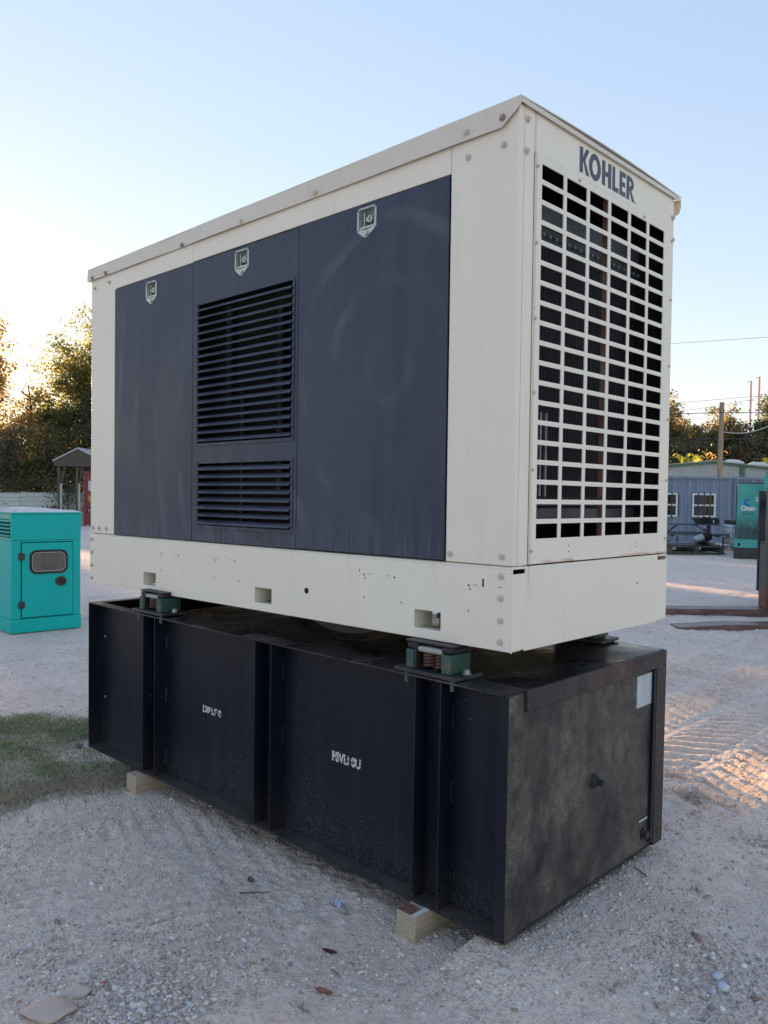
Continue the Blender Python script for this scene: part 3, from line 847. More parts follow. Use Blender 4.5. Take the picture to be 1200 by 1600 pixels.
# label, pipe stub, drain plug, small sticker
B('label_plate', M_LABEL, tank, -.0018, 0.0005, .878, 1.004, .583, .708)
B('small_sticker', M_WHITE, tank, -.0018, -.0003, .930, 1.0, .118, .124)
o = Mesh().cyl((-.002, .554, .381), (.008, .554, .381), .028, .026, 24).cyl((.008, .554, .381), (.018, .554, .381), .020, .017, 24).cyl((.018, .554, .381), (.038, .554, .381), .012, .011, 18)
o.obj('pipe_stub', M_BSTEEL, tank)
Mesh().tube([(.038, .554 + .009 * math.cos(t * PI / 8), .381 + .009 * math.sin(t * PI / 8)) for t in range(17)], .004, 6, caps=False).obj('pipe_rim', M_BSTEEL, tank)
Mesh().cyl((-.002, .965, .065), (.006, .965, .065), .024, .024, 24).cyl((.0055, .965, .065), (.020, .965, .065), .017, .016, 6).obj('drain_plug', M_BSTEEL, tank)
# flaked stencil marks
for body, x_, z_, w_, h_ in (('DIBLF 0', -1.737, .372, .145, .034), ('PSVLI 0U', -.862, .358, .158, .040)):
    o = text_mesh(body, 1.0, 0.0, 'stencil_mark', M_WHITEPAINT, tank, Matrix.Identity(4), 0.95, 0.05)
    xs_ = [v.co.x for v in o.data.vertices]; ys_ = [v.co.y for v in o.data.vertices]
    for v in o.data.vertices:
        v.co.x = (v.co.x - min(xs_)) / (max(xs_) - min(xs_)) * w_; v.co.y = (v.co.y - min(ys_)) / (max(ys_) - min(ys_)) * h_
    o.matrix_local = M_FACE_NY(x_, DR - .0006, z_)

# ================================================================== ISOLATORS
def spring_coil(cx, cy, z0, z1, r, wire, turns):
    pts = []
    n = int(turns * 16)
    for i in range(n + 1):
        a = 2 * PI * i / 16; pts.append((cx + r * math.cos(a), cy + r * math.sin(a), z0 + (z1 - z0) * i / n))
    return Mesh().tube(pts, wire, 8)
def isolator(loc, label, flip=1):
    t = thing('spring_isolator', label, 'vibration mount', loc, 0, 'spring mounts between tank and generator')
    f = flip
    def bx(x0, x1, y0, y1, z0, z1): return Mesh().box(x0, x1, y0 * f, y1 * f, z0, z1)
    o = Mesh(); o.box(-.138, .138, -.005 * f, .145 * f, 0.0045, .018); o.obj('base_plate', M_BSTEEL, t, .002)
    bx(-.096, -.062, .012, .125, .0185, .082).obj('side_post', M_ISO, t, .002)
    bx(-.060, -.052, .014, .123, .0185, .092).obj('inner_flange', M_BSTEEL, t, .001)
    p = Mesh().prism([(.060, .0185), (.096, .0185), (.100, .084), (.060, .084)], 1, .012 * f, .125 * f); p.obj('side_post', M_ISO, t, .002)
    bx(-.098, -.05, .02, .12, .0822, .106).obj('rubber_snubber', M_RUBBER, t, .006)
    bx(.05, .098, .02, .12, .0842, .106).obj('rubber_snubber', M_RUBBER, t, .006)
    q = Mesh().box(-.05, .058, .016 * f, .12 * f, .078, .097); q.obj('pressure_pad', M_PAD, t, .008, 3)
    bx(-.108, .100, .024, .13, .1065, .1135).obj('top_plate', M_BSTEEL, t, .002)
    for cx in (-.018, .036):
        spring_coil(cx, .052 * f, .024, .074, .021, .0062, 4.2).obj('coil_spring', M_SPRING, t)
        spring_coil(cx, .098 * f, .024, .074, .018, .0062, 4.2).obj('coil_spring', M_SPRING, t)
    for cx in (-.120, .120):
        Mesh().cyl((cx, .075 * f, .0182), (cx, .075 * f, .021), .016, .016, 18).cyl((cx, .075 * f, .021), (cx, .075 * f, .034), .012, .011, 6).obj('anchor_bolt', M_GALV if cx > 0 else M_BSTEEL, t)
    for cx in (-.085, .115):
        Mesh().cyl((cx, .004 * f, -.03), (cx, .004 * f, .0042), .007, .007, 8).obj('stud', M_ISO, t)
    return t
ZT = 0.09 + HT + .0005
isolator((-.338, .0, ZT + .001), 'green spring mount with maroon coils nearest the camera')
isolator((-2.11, .0, ZT + .0125), 'green spring mount at the far left end above the timber')
isolator((-.338, WT, ZT + .006), 'green spring mount at the rear right corner of the tank', -1)
isolator((-2.11, WT, ZT + .016), 'green spring mount at the hidden rear left corner of the tank', -1)

# ================================================================== GENERATOR
GM = Matrix(((0.999976, 0.004653, -0.005055, -0.03608028), (-0.004633, 0.999981, 0.004041, 0.06199358), (0.005074, -0.004017, 0.999979, 0.993869), (0, 0, 0, 1)))
LG, WG, ZS, ZB, ZR = 2.802, 1.126, 0.278, 1.672, 1.745
gen = thing('diesel_generator', 'large beige generator enclosure with navy doors standing on the black tank', 'generator', matrix=GM)
# --- skid base
def skid_side():
    P = [(-2.237, -2.12), (-1.32, -1.206), (-.409, -.289)]
    us = sorted([-LG, -.004] + [a for p in P for a in p] + [-.990, -.976]); vs = [0.002, .036, .101, .108, .122, ZS - .010]
    def filled(i, j):
        cu = (us[i] + us[i + 1]) / 2; cv = (vs[j] + vs[j + 1]) / 2
        if .036 < cv < .101 and any(a < cu < b for a, b in P): return False
        return True
    return Mesh().perf(us, vs, filled, 0, .006, 1)
skid_side().obj('skid_side', M_BASE, gen, .0015)
Mesh().prism([(.0065, ZS - .0095), (.0005, ZS - .0095), (.003, ZS - .004), (.009, ZS - .001), (.06, ZS - .001), (.06, ZS - .004), (.012, ZS - .004)], 0, -LG, -.004).obj('skid_top_flange', M_BASE, gen)
Mesh().box(-LG, -.004, .0065, .06, .002, .005).obj('skid_bottom_flange', M_BASE, gen)
for a, b in ((-2.237, -2.12), (-1.32, -1.206), (-.409, -.289)):
    M = Mesh(); M.box(a - .004, a, .0065, .10, .036, .101); M.box(b, b + .004, .0065, .04, .036, .101); M.box(a - .004, b - .05, .0065, .06, .1015, .105); M.box(a - .004, b + .004, .0065, .05, .031, .0355)
    M.obj('fork_pocket', M_BASE, gen)
Mesh().cyl((-.983, -.0008, .115), (-.983, .03, .115), .0125, .0125, 20).obj('plug_hole', M_BLACK, gen)
B('skid_side', M_BASE, gen, -LG, -.004, WG - .006, WG, .002, ZS - .002)
def skid_end(x0, x1):
    us = [0, .004, .074, .076, WG - .085, WG - .004, WG]; vs = [0, .006, .012, .253, ZS - .010, ZS - .002]
    def filled(i, j):
        cu = (us[i] + us[i + 1]) / 2; cv = (vs[j] + vs[j + 1]) / 2
        if .253 < cv < ZS - .010 and (.004 < cu < .074 or WG - .085 < cu < WG - .004): return False
        if cv < .006 and (.004 < cu < .074 or WG - .085 < cu < WG - .004): return False
        return True
    return Mesh().perf(us, vs, filled, x0, x1, 0)
skid_end(-.0035, 0.002).obj('skid_end', M_BASE, gen, .001)
skid_end(-LG - .003, -LG).obj('skid_end', M_BASE, gen)
B('dark_floor', M_BLACK, gen, -LG + .02, -.02, .065, WG - .03, ZS - .03, ZS - .02)
B('skid_crossmember', M_BSTEEL, gen, -.28, -.04, .12, WG - .01, .01, .20)
B('skid_crossmember', M_BSTEEL, gen, -1.5, -1.4, .07, WG - .01, .06, .2)
Mesh().cyl((-.34, .075, .0), (-.34, .075, .07), .012, .012, 12).cyl((-.34, .075, .07), (-.34, .075, .085), .022, .022, 6).obj('mount_bolt', M_BSTEEL, gen)
Mesh().cyl((-.98, .20, .535), (-.98, .33, .535), .61, .61, 72).obj('flywheel_housing', M_BSTEEL, gen)
# little cut-outs, slots and scratches on the skid
for x, z, w_, h_ in ((-.685, .214, .003, .010), (-.115, .205, .006, .026)):
    B('slot', M_BLACK, gen, x, x + w_, -.0008, .0002, z, z + h_)
k = 0
for x0 in (-2.07, -1.62, -.66, -.17):
    for dx, dz, r in ((0, .205, .0035), (.005, .193, .003), (.155, .205, .0035), (.0, .12, .0028), (.19, .118, .0028)):
        if x0 > -.3 and dx > .1: continue
        Mesh().cyl((x0 + dx, -.0008, dz), (x0 + dx, .0, dz), r, r, 10).obj('screw_hole', M_BLACK, gen)
    Mesh().box(x0 + .02, x0 + .034, -.0009, -.0002, .2075, .2090).box(x0 + .118, x0 + .130, -.0009, -.0002, .2075, .2090).obj('clip_slot', M_RUSTEDGE, gen)

# --- panels of the long side
SEAM = .0022
def panel(name, mt, x0, x1, z0, z1, bevel=.0025, y0=0.0, y1=.02):
    return B(name, mt, gen, x0 + SEAM / 2, x1 - SEAM / 2, y0, y1, z0 + SEAM / 2, z1 - SEAM / 2, bevel=bevel)
panel('corner_post', M_BEIGE, -LG, -2.536, ZS, 1.728)
panel('corner_post', M_BEIGE, -.272, 0, ZS, 1.742, y1=.03)
panel('top_rail', M_BEIGE, -2.536, -1.81, 1.583, 1.728)
panel('top_rail', M_BEIGE, -1.81, -.272, 1.586, 1.728)
# fine fold line in the near corner post
B('fold_line', M_BEIGE2, gen, -.136, -.1345, -.0006, .0, .30, 1.66)

def latch(door, x, z, label=None):
    t = Mesh()
    W2, H1, H2 = .053, .050, .048
    outer = [(x - W2, z + H1 - .012), (x - W2 + .012, z + H1), (x + W2 - .012, z + H1), (x + W2, z + H1 - .012), (x + W2, z - H2 + .010), (x + .004, z - H2 - .024), (x - .004, z - H2 - .024), (x - W2, z - H2 + .010)]
    inner = [(x - .0415, z + .036), (x - .036, z + .0415), (x + .036, z + .0415), (x + .0415, z + .036), (x + .040, z - .032), (x + .003, z - .036), (x - .003, z - .036), (x - .040, z - .032)]
    n = 8
    V = [(p[0], -.0035, p[1]) for p in outer] + [(p[0], -.0055, p[1]) for p in inner] + [(p[0], 0.0, p[1]) for p in outer]
    F = []
    for i in range(n):
        j = (i + 1) % n
        F.append((i, j, n + j, n + i)); F.append((2 * n + i, 2 * n + j, j, i))
    mid = [(x + (p[0] - x) * .93, .018, z + (p[1] - z) * .92) for p in inner]
    V += mid
    for i in range(n):
        j = (i + 1) % n
        F.append((n + i, n + j, 3 * n + j, 3 * n + i))
    t.add(V, F)
    o = t.obj('latch_frame', M_ZINC, door)
    Mesh().prism([(p[0], p[2]) for p in mid], 1, .0175, .0185).obj('latch_pan', M_ZINCD, door)
    Mesh().cyl((x - .012, .017, z + .004), (x - .012, .003, z + .004), .010, .009, 16).cyl((x + .010, .017, z + .003), (x + .010, .001, z + .003), .014, .013, 16).obj('lock_cylinder', M_ZINC, door)
    Mesh().box(x - .0145, x - .0095, .0022, .0028, z - .004, z + .012).box(x + .007, x + .013, .0002, .0008, z - .004, z + .010).box(x - .004, x + .004, -.001, .010, z - .022, z - .012).obj('keyway', M_BSTEEL, door)
    Mesh().box(x - .038, x + .038, -.002, .008, z - .030, z - .022).box(x - .024, x - .020, .006, .016, z - .022, z + .034).obj('latch_paddle', M_ZINC, door)
    Mesh().cyl((x, -.004, z - .050), (x, -.011, z - .050), .0095, .0085, 14).obj('latch_screw', M_ZINC, door)
    for dx, dz in ((-.044, .040), (.044, .040), (-.045, -.034), (.045, -.034)):
        Mesh().cyl((x + dx, -.004, z + dz), (x + dx, -.0065, z + dz), .0035, .003, 8).obj('rivet', M_ZINCD, door)

def door(x0, x1, z0, z1, holes, label, lx, lz):
    """door skin with real openings; latch recess is cut as well"""
    lat = (lx - .042, lx + .042, lz - .033, lz + .041)
    hs = holes + [lat]
    us = sorted(set([x0 + .0015, x1 - .0015] + [a for h in hs for a in h[:2]])); vs = sorted(set([z0 + .0015, z1 - .0015] + [a for h in hs for a in h[2:]]))
    def filled(i, j):
        cu = (us[i] + us[i + 1]) / 2; cv = (vs[j] + vs[j + 1]) / 2
        return not any(h[0] < cu < h[1] and h[2] < cv < h[3] for h in hs)
    o = Mesh().perf(us, vs, filled, -.004, .002, 1).obj('door', M_DOOR, gen, .0015)
    o['label'] = label
    r = Mesh(); r.box(x0 + .003, x0 + .008, .0025, .03, z0 + .003, z1 - .003); 0
    r.obj('door_return', M_DOOR, o)
    latch(o, lx, lz)
    return o
d1 = door(-2.536, -1.801, .278, 1.580, [], 'plain navy door at the far left with a zinc latch', -2.172, 1.512)
d2 = door(-1.801, -1.048, .279, 1.580, [(-1.756, -1.082, .736, 1.375), (-1.748, -1.084, .357, .640)], 'middle navy door with two banks of louvres', -1.428, 1.520)
d3 = door(-1.048, -.274, .281, 1.583, [], 'wide navy door at the right with swirled chalk marks', -.666, 1.523)
B('panel_seam', M_BLACK, gen, -1.8022, -1.7998, .0022, .012, .30, 1.57)
# raised frame of the louvred insert
for (a, b, c, d) in ((-1.756, -1.082, .736, 1.375), (-1.748, -1.084, .357, .640)):
    f = Mesh(); f.box(a - .014, a - .001, -.0075, -.0045, c - .016, d + .010); f.box(b + .001, b + .014, -.0075, -.0045, c - .016, d + .010); f.box(a - .0005, b + .0005, -.0075, -.0045, c - .016, c - .001)
    f.obj('louvre_frame', M_DOOR, d2, .001)
def slat_mesh(L, drop):
    # outer lip, sloped face, return to the inside
    prof = [(-.0155, 0.0), (-.0175, .004), (-.015, .0065), (-.002, .0155 + drop), (.014, .021 + drop), (.0145, .0185 + drop), (.0, .0125 + drop), (-.013, .0035)]
    return Mesh().prism(prof, 0, -L / 2, L / 2).mesh('louvre_slat', M_SLAT)
s1 = slat_mesh(.676, 0); s2 = slat_mesh(.666, 0)
rs = random.Random(3)
for i in range(18):
    o = bpy.data.objects.new('louvre_slat', s1); COL.objects.link(o); o.parent = d2
    o.location = (-1.419, 0, .741 + i * .0353); o.rotation_euler = (rs.uniform(-.07, .07), rs.uniform(-.003, .003), 0)
for i in range(8):
    o = bpy.data.objects.new('louvre_slat', s2); COL.objects.link(o); o.parent = d2
    o.location = (-1.416, 0, .361 + i * .0353); o.rotation_euler = (rs.uniform(-.07, .07), rs.uniform(-.003, .003), 0)
# black sheet stands in for the shade between the slats, pipes before it
inn = Mesh(); inn.box(-2.5, -.20, .10, .105, .29, 1.66)
inn.obj('shade_backing', M_BLACK, gen)
for x, z0, z1, w_ in ((-1.25, .5, 1.3, .05), (-1.52, .36, 1.0, .03), (-1.62, .9, 1.36, .05)):
    Mesh().cyl((x, .08, z0), (x, .08, z1), w_ * .4, w_ * .4, 10).obj('inner_pipe', M_RAD, gen)
# rust stain plate under the louvres
Mesh().prism([(-1.30 + .034 * math.cos(a) * (1 + .25 * math.sin(3 * a)), .325 + .022 * math.sin(a) * (1 + .2 * math.cos(2 * a))) for a in [i * PI / 8 for i in range(16)]], 1, -.0047, -.0042).obj('stain', simple('brown_oil_stain', (0.06, 0.05, 0.045), (0.085, 0.075, 0.07), 20, 0.7), gen)

# --- roof with folded lips
def roof_side():
    pts = []
    n = 40; V = []; F = []
    for i in range(n + 1):
        x = -LG - .024 + (LG + .024 + .011) * i / n
        s_ = (x + LG) / LG
        z1 = 1.735 + .021 * s_
        wob = .0022 * math.sin(x * 9) * math.exp(-((x + 2.1) / .5) ** 2) + .001 * math.sin(x * 5)
        zb = 1.669 + .006 * s_
        if x > -.050: zb = 1.675 + (x + .050) / .061 * .052
        V += [(x, -.009 + wob, z1), (x, -.012 + wob * 2, zb), (x, -.0095 + wob * 2, zb), (x, -.0065 + wob, z1 - .003)]
    for i in range(n):
        a = i * 4; b = a + 4
        for j in range(4): F.append((a + j, a + (j + 1) % 4, b + (j + 1) % 4, b + j))
    F += [(0, 1, 2, 3), tuple(range(n * 4, n * 4 + 4))[::-1]]
    M = Mesh(); M.add(V, F); return M
roof = thing_roof = Mesh()
V = []
n = 12; m_ = 10
for i in range(n + 1):
    x = -LG - .024 + (LG + .035) * i / n
    for j in range(m_ + 1):
        y = -.009 + (WG + .05) * j / m_
        V.append((x, y, 1.735 + .021 * (x + LG) / LG + .012 * math.sin(PI * j / m_)))
k = len(V)
V += [(a, b, c - .004) for a, b, c in V]
F = []
for i in range(n):
    for j in range(m_):
        a = i * (m_ + 1) + j
        F.append((a, a + m_ + 1, a + m_ + 2, a + 1)); F.append((k + a, k + a + 1, k + a + m_ + 2, k + a + m_ + 1))
for i in range(n):
    for j in (0, m_):
        a = i * (m_ + 1) + j; F.append((a, a + m_ + 1, k + a + m_ + 1, k + a))
for j in range(m_):
    for i in (0, n):
        a = i * (m_ + 1) + j; F.append((a, a + 1, k + a + 1, k + a))
roof.add(V, F)
roofo = roof.obj('roof_sheet', M_ROOF, gen)
roof_side().obj('roof_lip', M_ROOF, gen)
Mesh().prism([(.0065, 1.737), (.0112, 1.735), (.0115, 1.7515), (.0065, 1.7515)], 1, -.006, 1.16).obj('roof_end_lip', M_ROOF, gen, .001)
Mesh().prism([(-.03, 1.675), (.004, 1.69), (.011, 1.712), (.011, 1.745), (-.03, 1.745)], 1, 1.161, 1.168).box(-LG - .02, -.031, 1.161, 1.167, 1.675, 1.73).obj('roof_lip', M_ROOF, gen)
B('roof_lip', M_ROOF, gen, -LG - .024, -LG - .020, -.006, 1.16, 1.67, 1.728)

# --- end face
GX = .0045
post = panel
B('corner_post', M_BEIGE2, gen, -.02, -.0005, .0305, .086, ZS + .001, 1.749)
B('corner_post', M_BEIGE2, gen, -.02, -.0005, 1.100, WG, ZS + .001, 1.749)
B('fascia', M_BEIGE2, gen, -.012, .0002, .0865, 1.0995, 1.612, 1.748, bevel=.001)
cols = [(.127 + i * .154, .127 + i * .154 + .134) for i in range(6)]
rows = [(.364 + j * (1.584 - .049 - .364) / 18, .364 + j * (1.584 - .049 - .364) / 18 + .049) for j in range(19)]
us = sorted([.087, 1.113] + [a for c in cols for a in c]); vs = sorted([.281, 1.609] + [a for c in rows for a in c])
def gfill(i, j):
    cu = (us[i] + us[i + 1]) / 2; cv = (vs[j] + vs[j + 1]) / 2
    return not (any(a < cu < b for a, b in cols) and any(a < cv < b for a, b in rows))
gp = Mesh().perf(us, vs, gfill, .0003, GX, 0)
# let the guard bow a touch, as pressed sheet does
gp.v = [(x + .0025 * math.sin(PI * (z - .28) / 1.33) * math.sin(PI * (y - .09) / 1.02), y, z) for x, y, z in gp.v]
grille = gp.obj('radiator_guard', M_BEIGE2, gen, .0006, 1)
# rust blush strip and patch of flaked paint as thin real coats
B('centre_strut', M_RUST, gen, -.0195, -.0008, .572, .598, .29, 1.60)
# radiator behind
rad = thing_r = Mesh().box(-.16, -.118, .12, 1.02, .50, 1.39).obj('radiator_core', M_RAD, gen)
f = Mesh()
nf = 84
for i in range(nf):
    y = .125 + .89 * i / (nf - 1)
    f.box(-.1175, -.108, y - .0016, y + .0016, .505, 1.385)
f.obj('radiator_fins', M_RAD, rad)
B('header_tank', M_RADTANK, gen, -.20, -.098, .11, 1.03, 1.452, 1.53, bevel=.006)
B('header_flange', M_RAD, gen, -.19, -.100, .10, 1.04, 1.395, 1.446)
B('lower_tank', M_RADTANK, gen, -.20, -.098, .11, 1.03, .418, .466, bevel=.006)
B('lower_flange', M_RAD, gen, -.19, -.100, .10, 1.04, .47, .498)
rb = Mesh().cyl((0, 0, 0), (.010, 0, 0), .007, .006, 6).mesh('radiator_bolt', M_ZINCD)
for i in range(22):
    for z in (1.418, .484):
        o = bpy.data.objects.new('radiator_bolt', rb); COL.objects.link(o); o.parent = gen; o.location = (-.0995, .125 + i * .042, z)
for y in (.30, .335):
    B('radiator_bracket', M_ZINCD, gen, -.106, -.097, y, y + .012, .505, .80)
# black box around the radiator, its colour standing in for interior shade
lin = Mesh(); lin.box(-.45, -.021, .0305, .036, .285, 1.70); lin.box(-.45, -.021, 1.085, 1.095, .285, 1.70); lin.box(-.46, -.452, .0365, 1.084, .285, 1.70); lin.box(-.45, -.021, .037, 1.084, 1.695, 1.705)
lin.obj('shade_lining', M_BLACK, gen)
B('floor_panel', M_BLACK, gen, -.45, -.021, .037, 1.084, .283, .29)
# unseen long side and far end
B('rear_wall', M_BEIGE, gen, -LG, -.021, WG - .02, WG, ZS, 1.735)
B('far_end_wall', M_BEIGE, gen, -LG, -LG + .02, .021, WG - .021, ZS, 1.735)

# --- bolts
bm_ = bolt_mesh('bolt', M_BOLT, .0088, .007); bmr = bolt_mesh('bolt', M_RBOLT, .0085, .007); bms = bolt_mesh('small_bolt', M_BOLT, .0048, .004)
def put(me, x, y, z, rz=0, nm='bolt'):
    o = bpy.data.objects.new(nm, me); COL.objects.link(o); o.parent = gen; o.location = (x, y, z); o.rotation_euler = (0, rs.uniform(0, 1), 0) if not rz else (0, 0, rz)
for z in (.244, .173, .101, .031): put(bm_, -.042, -.0005, z)
for z in (.244, .173, .101, .031): put(bm_, -LG + .02, -.0005, z)
for x, z in ((-.040, .308), (-.252, .306), (-.057, 1.623), (-.2, 1.622), (-2.70, .308), (-2.62, .308), (-2.77, .308), (-2.76, 1.625), (-2.60, 1.63)): put(bm_, x, -.0005, z)
for x, z, q in ((-.057, 1.704, bmr), (-.199, 1.700, bm_), (-.945, 1.689, bm_), (-1.421, 1.685, bm_), (-1.884, 1.678, bmr), (-2.62, 1.680, bmr), (-2.765, 1.679, bmr)): put(q, x, -.0135, z)
for y, z in ((.043, 1.70), (.040, 1.60), (1.112, 1.66), (1.114, 1.57)): put(bm_, .0003, y, z, PI / 2)
for z in (1.568, 1.323, 1.08, .84, .59, .325): put(bms, GX + .0005, .098, z, PI / 2, 'small_bolt')
for z in (1.56, 1.32, 1.05, .83, .58, .34): put(bms, GX + .0005, 1.098, z, PI / 2, 'small_bolt')
for y in (.36, .85): put(bms, GX + .0005, y, 1.597, PI / 2, 'small_bolt')
for y, z in ((.335, .335), (.335, .315), (.84, .33), (.84, .315)):
    Mesh().cyl((GX, y, z), (GX + .0006, y, z), .003, .003, 8).obj('screw_hole', M_BLACK, gen)
Mesh().cyl((.0021, .86, .17), (.0028, .86, .17), .004, .004, 10).obj('screw_hole', M_BLACK, gen)

# --- brand lettering: bold condensed strokes, built as polygons with real counters
def letter(polys, y0, z0, w_, h_, nm='letter'):
    M = Mesh()
    for p in polys:
        M.prism([(y0 + a * w_, z0 + b * h_) for a, b in p], 0, .0003, .0011)
    return M.obj(nm, M_LOGO, gen, smooth=False)
HB, HH = 1.631, .088
def arc_ring(cx, cy, ro, ri, so, si, n=28, a0=0, a1=360):
    ps = []
    for i in range(n):
        t0 = math.radians(a0 + (a1 - a0) * i / n); t1 = math.radians(a0 + (a1 - a0) * (i + 1) / n)
        ps.append([(cx + ro * math.cos(t0), cy + so * math.sin(t0)), (cx + ro * math.cos(t1), cy + so * math.sin(t1)), (cx + ri * math.cos(t1), cy + si * math.sin(t1)), (cx + ri * math.cos(t0), cy + si * math.sin(t0))])
    return ps
letter([[(0, 0), (.36, 0), (.36, 1), (0, 1)], [(.361, .42), (.361, .62), (.66, 1), (1.04, 1), (.58, .52)], [(.42, .48), (.60, .54), (1.1, 0), (.70, 0)]], .366, HB, .062, HH)
letter(arc_ring(.5, .5, .52, .24, .53, .30), .432, HB, .080, HH)
letter([[(0, 0), (.34, 0), (.34, 1), (0, 1)], [(.341, .41), (.659, .41), (.659, .60), (.341, .60)], [(.66, 0), (1, 0), (1, 1), (.66, 1)]], .523, HB, .068, HH)
letter([[(0, 0), (.42, 0), (.42, 1), (0, 1)], [(.421, 0), (1, 0), (1, .20), (.421, .20)]], .600, HB, .048, HH)
letter([[(0, 0), (.42, 0), (.42, 1), (0, 1)], [(.421, 0), (1, 0), (1, .20), (.421, .20)], [(.421, .40), (.92, .40), (.92, .59), (.421, .59)], [(.421, .80), (1, .80), (1, 1), (.421, 1)]], .655, HB, .047, HH)
letter([[(0, 0), (.36, 0), (.36, 1), (0, 1)], [(.361, .36), (.60, .46), (1.12, 0), (.74, 0), (.40, .36)]] + arc_ring(.36, .70, .60, .27, .30, .12, 16, -90, 90), .710, HB, .060, HH)
Mesh().cyl((.0003, .784, .638 + .995), (.0009, .784, .638 + .995), .0035, .0035, 12).obj('registered_dot', M_LOGO, gen)
# small rust marks (thin flaked edges) along the bottom of the guard
M_RSTAIN = simple('orange_rust_bloom', (0.42, 0.24, 0.12), (0.60, 0.50, 0.38), 70, 0.8, 0, 0.1, (1, 1, 1), 0.45, 0.62)

# ================================================================== YARD BEHIND
YAW = -0.76744
FH = Vector((math.sin(YAW), math.cos(YAW), 0)); RH = Vector((math.cos(YAW), -math.sin(YAW), 0))
def Wp(lat, D, z=0.0):
    p = Vector((CAMP.x, CAMP.y, 0)) + FH * D + RH * lat; p.z = z; return p
def bthing(name, label, cat, lat, D, z=0, rot=0, group=None):
    return thing(name, label, cat, Wp(lat, D, z), -YAW + rot, group)

# --- teal genset at left
tg = thing('teal_generator', 'small glossy teal generator housing with tinted window, left of the big beige one', 'generator', (-6.95, 1.333, 0.0), math.atan2(.695, .059))
GW, GL_, GH = .715, 1.75, 1.25
B('skid_base', M_GREEN, tg, -.012, GW + .004, -.012, GL_, .01, .150, bevel=.004)
bd = Mesh()
us = [0, .092, .634, GW]; vs = [.152, .155, .945, .962]
bd.perf(us, vs, lambda i, j: not (i == 1 and j == 1), 0, .012, 1)
bd.box(0, .012, .0125, GL_, .152, .962); bd.box(GW - .012, GW, .0125, GL_, .152, .962)
bd.obj('body', M_GREEN, tg, .0025)
hd = Mesh().perf([0, .0, GW], [.965, 1.238], lambda i, j: i == 1, -.004, .008, 1)
hd = Mesh().box(-.002, GW + .002, -.004, .010, .9645, 1.236)
hd.box(GW - .010, GW + .002, .0105, GL_, .9645, 1.236)
hd.obj('header', M_GREEN, tg, .003)
B('rear_panel', M_GREEN, tg, .013, GW - .013, GL_ - .01, GL_, .152, 1.23)
# side header with louvres
M_ = Mesh().perf([.0105, .03, .75, GL_], [.9645, .99, 1.18, 1.236], lambda i, j: not (i == 1 and j == 1), -.002, .008, 0)
M_.obj('side_header', M_GREENSIDE, tg)
for i in range(5):
    Mesh().prism([(-.012, 1.0 + i * .038), (-.014, 1.004 + i * .038), (.006, 1.022 + i * .038), (.006, 1.016 + i * .038)], 1, .032, .748).obj('louvre_slat', M_GREENSIDE, tg)
B('inner_dark', M_BLACK, tg, .03, .036, .013, 1.2, .97, 1.2)
B('roof_lip', M_GREEN, tg, -.012, GW + .014, -.014, GL_, 1.2375, 1.252, bevel=.003)
rf = Mesh()
rf.add([(-.014, -.012, 1.2525), (GW + .014, -.012, 1.2525), (GW + .014, GL_, 1.2525), (-.014, GL_, 1.2525), (.04, .05, 1.272), (GW - .04, .05, 1.272), (GW - .04, GL_ - .05, 1.275), (.04, GL_ - .05, 1.275)],
       [(0, 1, 5, 4), (1, 2, 6, 5), (2, 3, 7, 6), (3, 0, 4, 7), (4, 5, 6, 7), (3, 2, 1, 0)])
rf.obj('roof', M_CREAMROOF, tg)
dr = Mesh()
wx0, wx1, wz0, wz1 = .178, .571, .612, .860
dr.perf([.102, wx0 + .02, wx1 - .02, .628], [.164, wz0 + .02, wz1 - .02, .936], lambda i, j: not (i == 1 and j == 1), -.006, .004, 1)
dro = dr.obj('door', M_GREEN, tg, .002); dro['label'] = 'small door with rounded tinted window'
B('door_gap', M_BLACK, tg, .093, .633, .0125, .014, .156, .944)
def rrect(x0, x1, z0, z1, r, n=6):
    p = []
    for cx, cz, a0 in ((x1 - r, z1 - r, 0), (x0 + r, z1 - r, 90), (x0 + r, z0 + r, 180), (x1 - r, z0 + r, 270)):
        for i in range(n + 1):
            a = math.radians(a0 + 90 * i / n); p.append((cx + r * math.cos(a), cz + r * math.sin(a)))
    return p
def ring(outer, inner, y0, y1, nm, m_, par):
    n = len(outer); V = [(a, y0, b) for a, b in outer] + [(a, y0, b) for a, b in inner] + [(a, y1, b) for a, b in outer] + [(a, y1, b) for a, b in inner]
    F = []
    for i in range(n):
        j = (i + 1) % n
        F += [(i, j, n + j, n + i), (2 * n + i, 3 * n + i, 3 * n + j, 2 * n + j), (i, 2 * n + i, 2 * n + j, j), (n + i, n + j, 3 * n + j, 3 * n + i)]
    M = Mesh(); M.add(V, F); return M.obj(nm, m_, par)
ring(rrect(wx0, wx1, wz0, wz1, .07), rrect(wx0 + .022, wx1 - .022, wz0 + .022, wz1 - .022, .055), -.018, -.0055, 'window_gasket', M_RUBBER, dro)
ring(rrect(wx0 + .0225, wx1 - .0225, wz0 + .0225, wz1 - .0225, .055), rrect(wx0 + .030, wx1 - .030, wz0 + .030, wz1 - .030, .05), -.014, -.006, 'window_trim', M_GALV, dro)
Mesh().prism(rrect(wx0 + .026, wx1 - .026, wz0 + .026, wz1 - .026, .052), 1, -.009, -.005).obj('window_pane', M_TINT, dro)
for hz in (.795, .298):
    Mesh().box(.068, .098, -.012, -.0005, hz - .036, hz + .036).box(.100, .128, -.016, -.0065, hz - .036, hz + .036).cyl((.099, -.014, hz - .036), (.099, -.014, hz + .036), .006, .006, 8).obj('hinge', M_BSTEEL, dro)
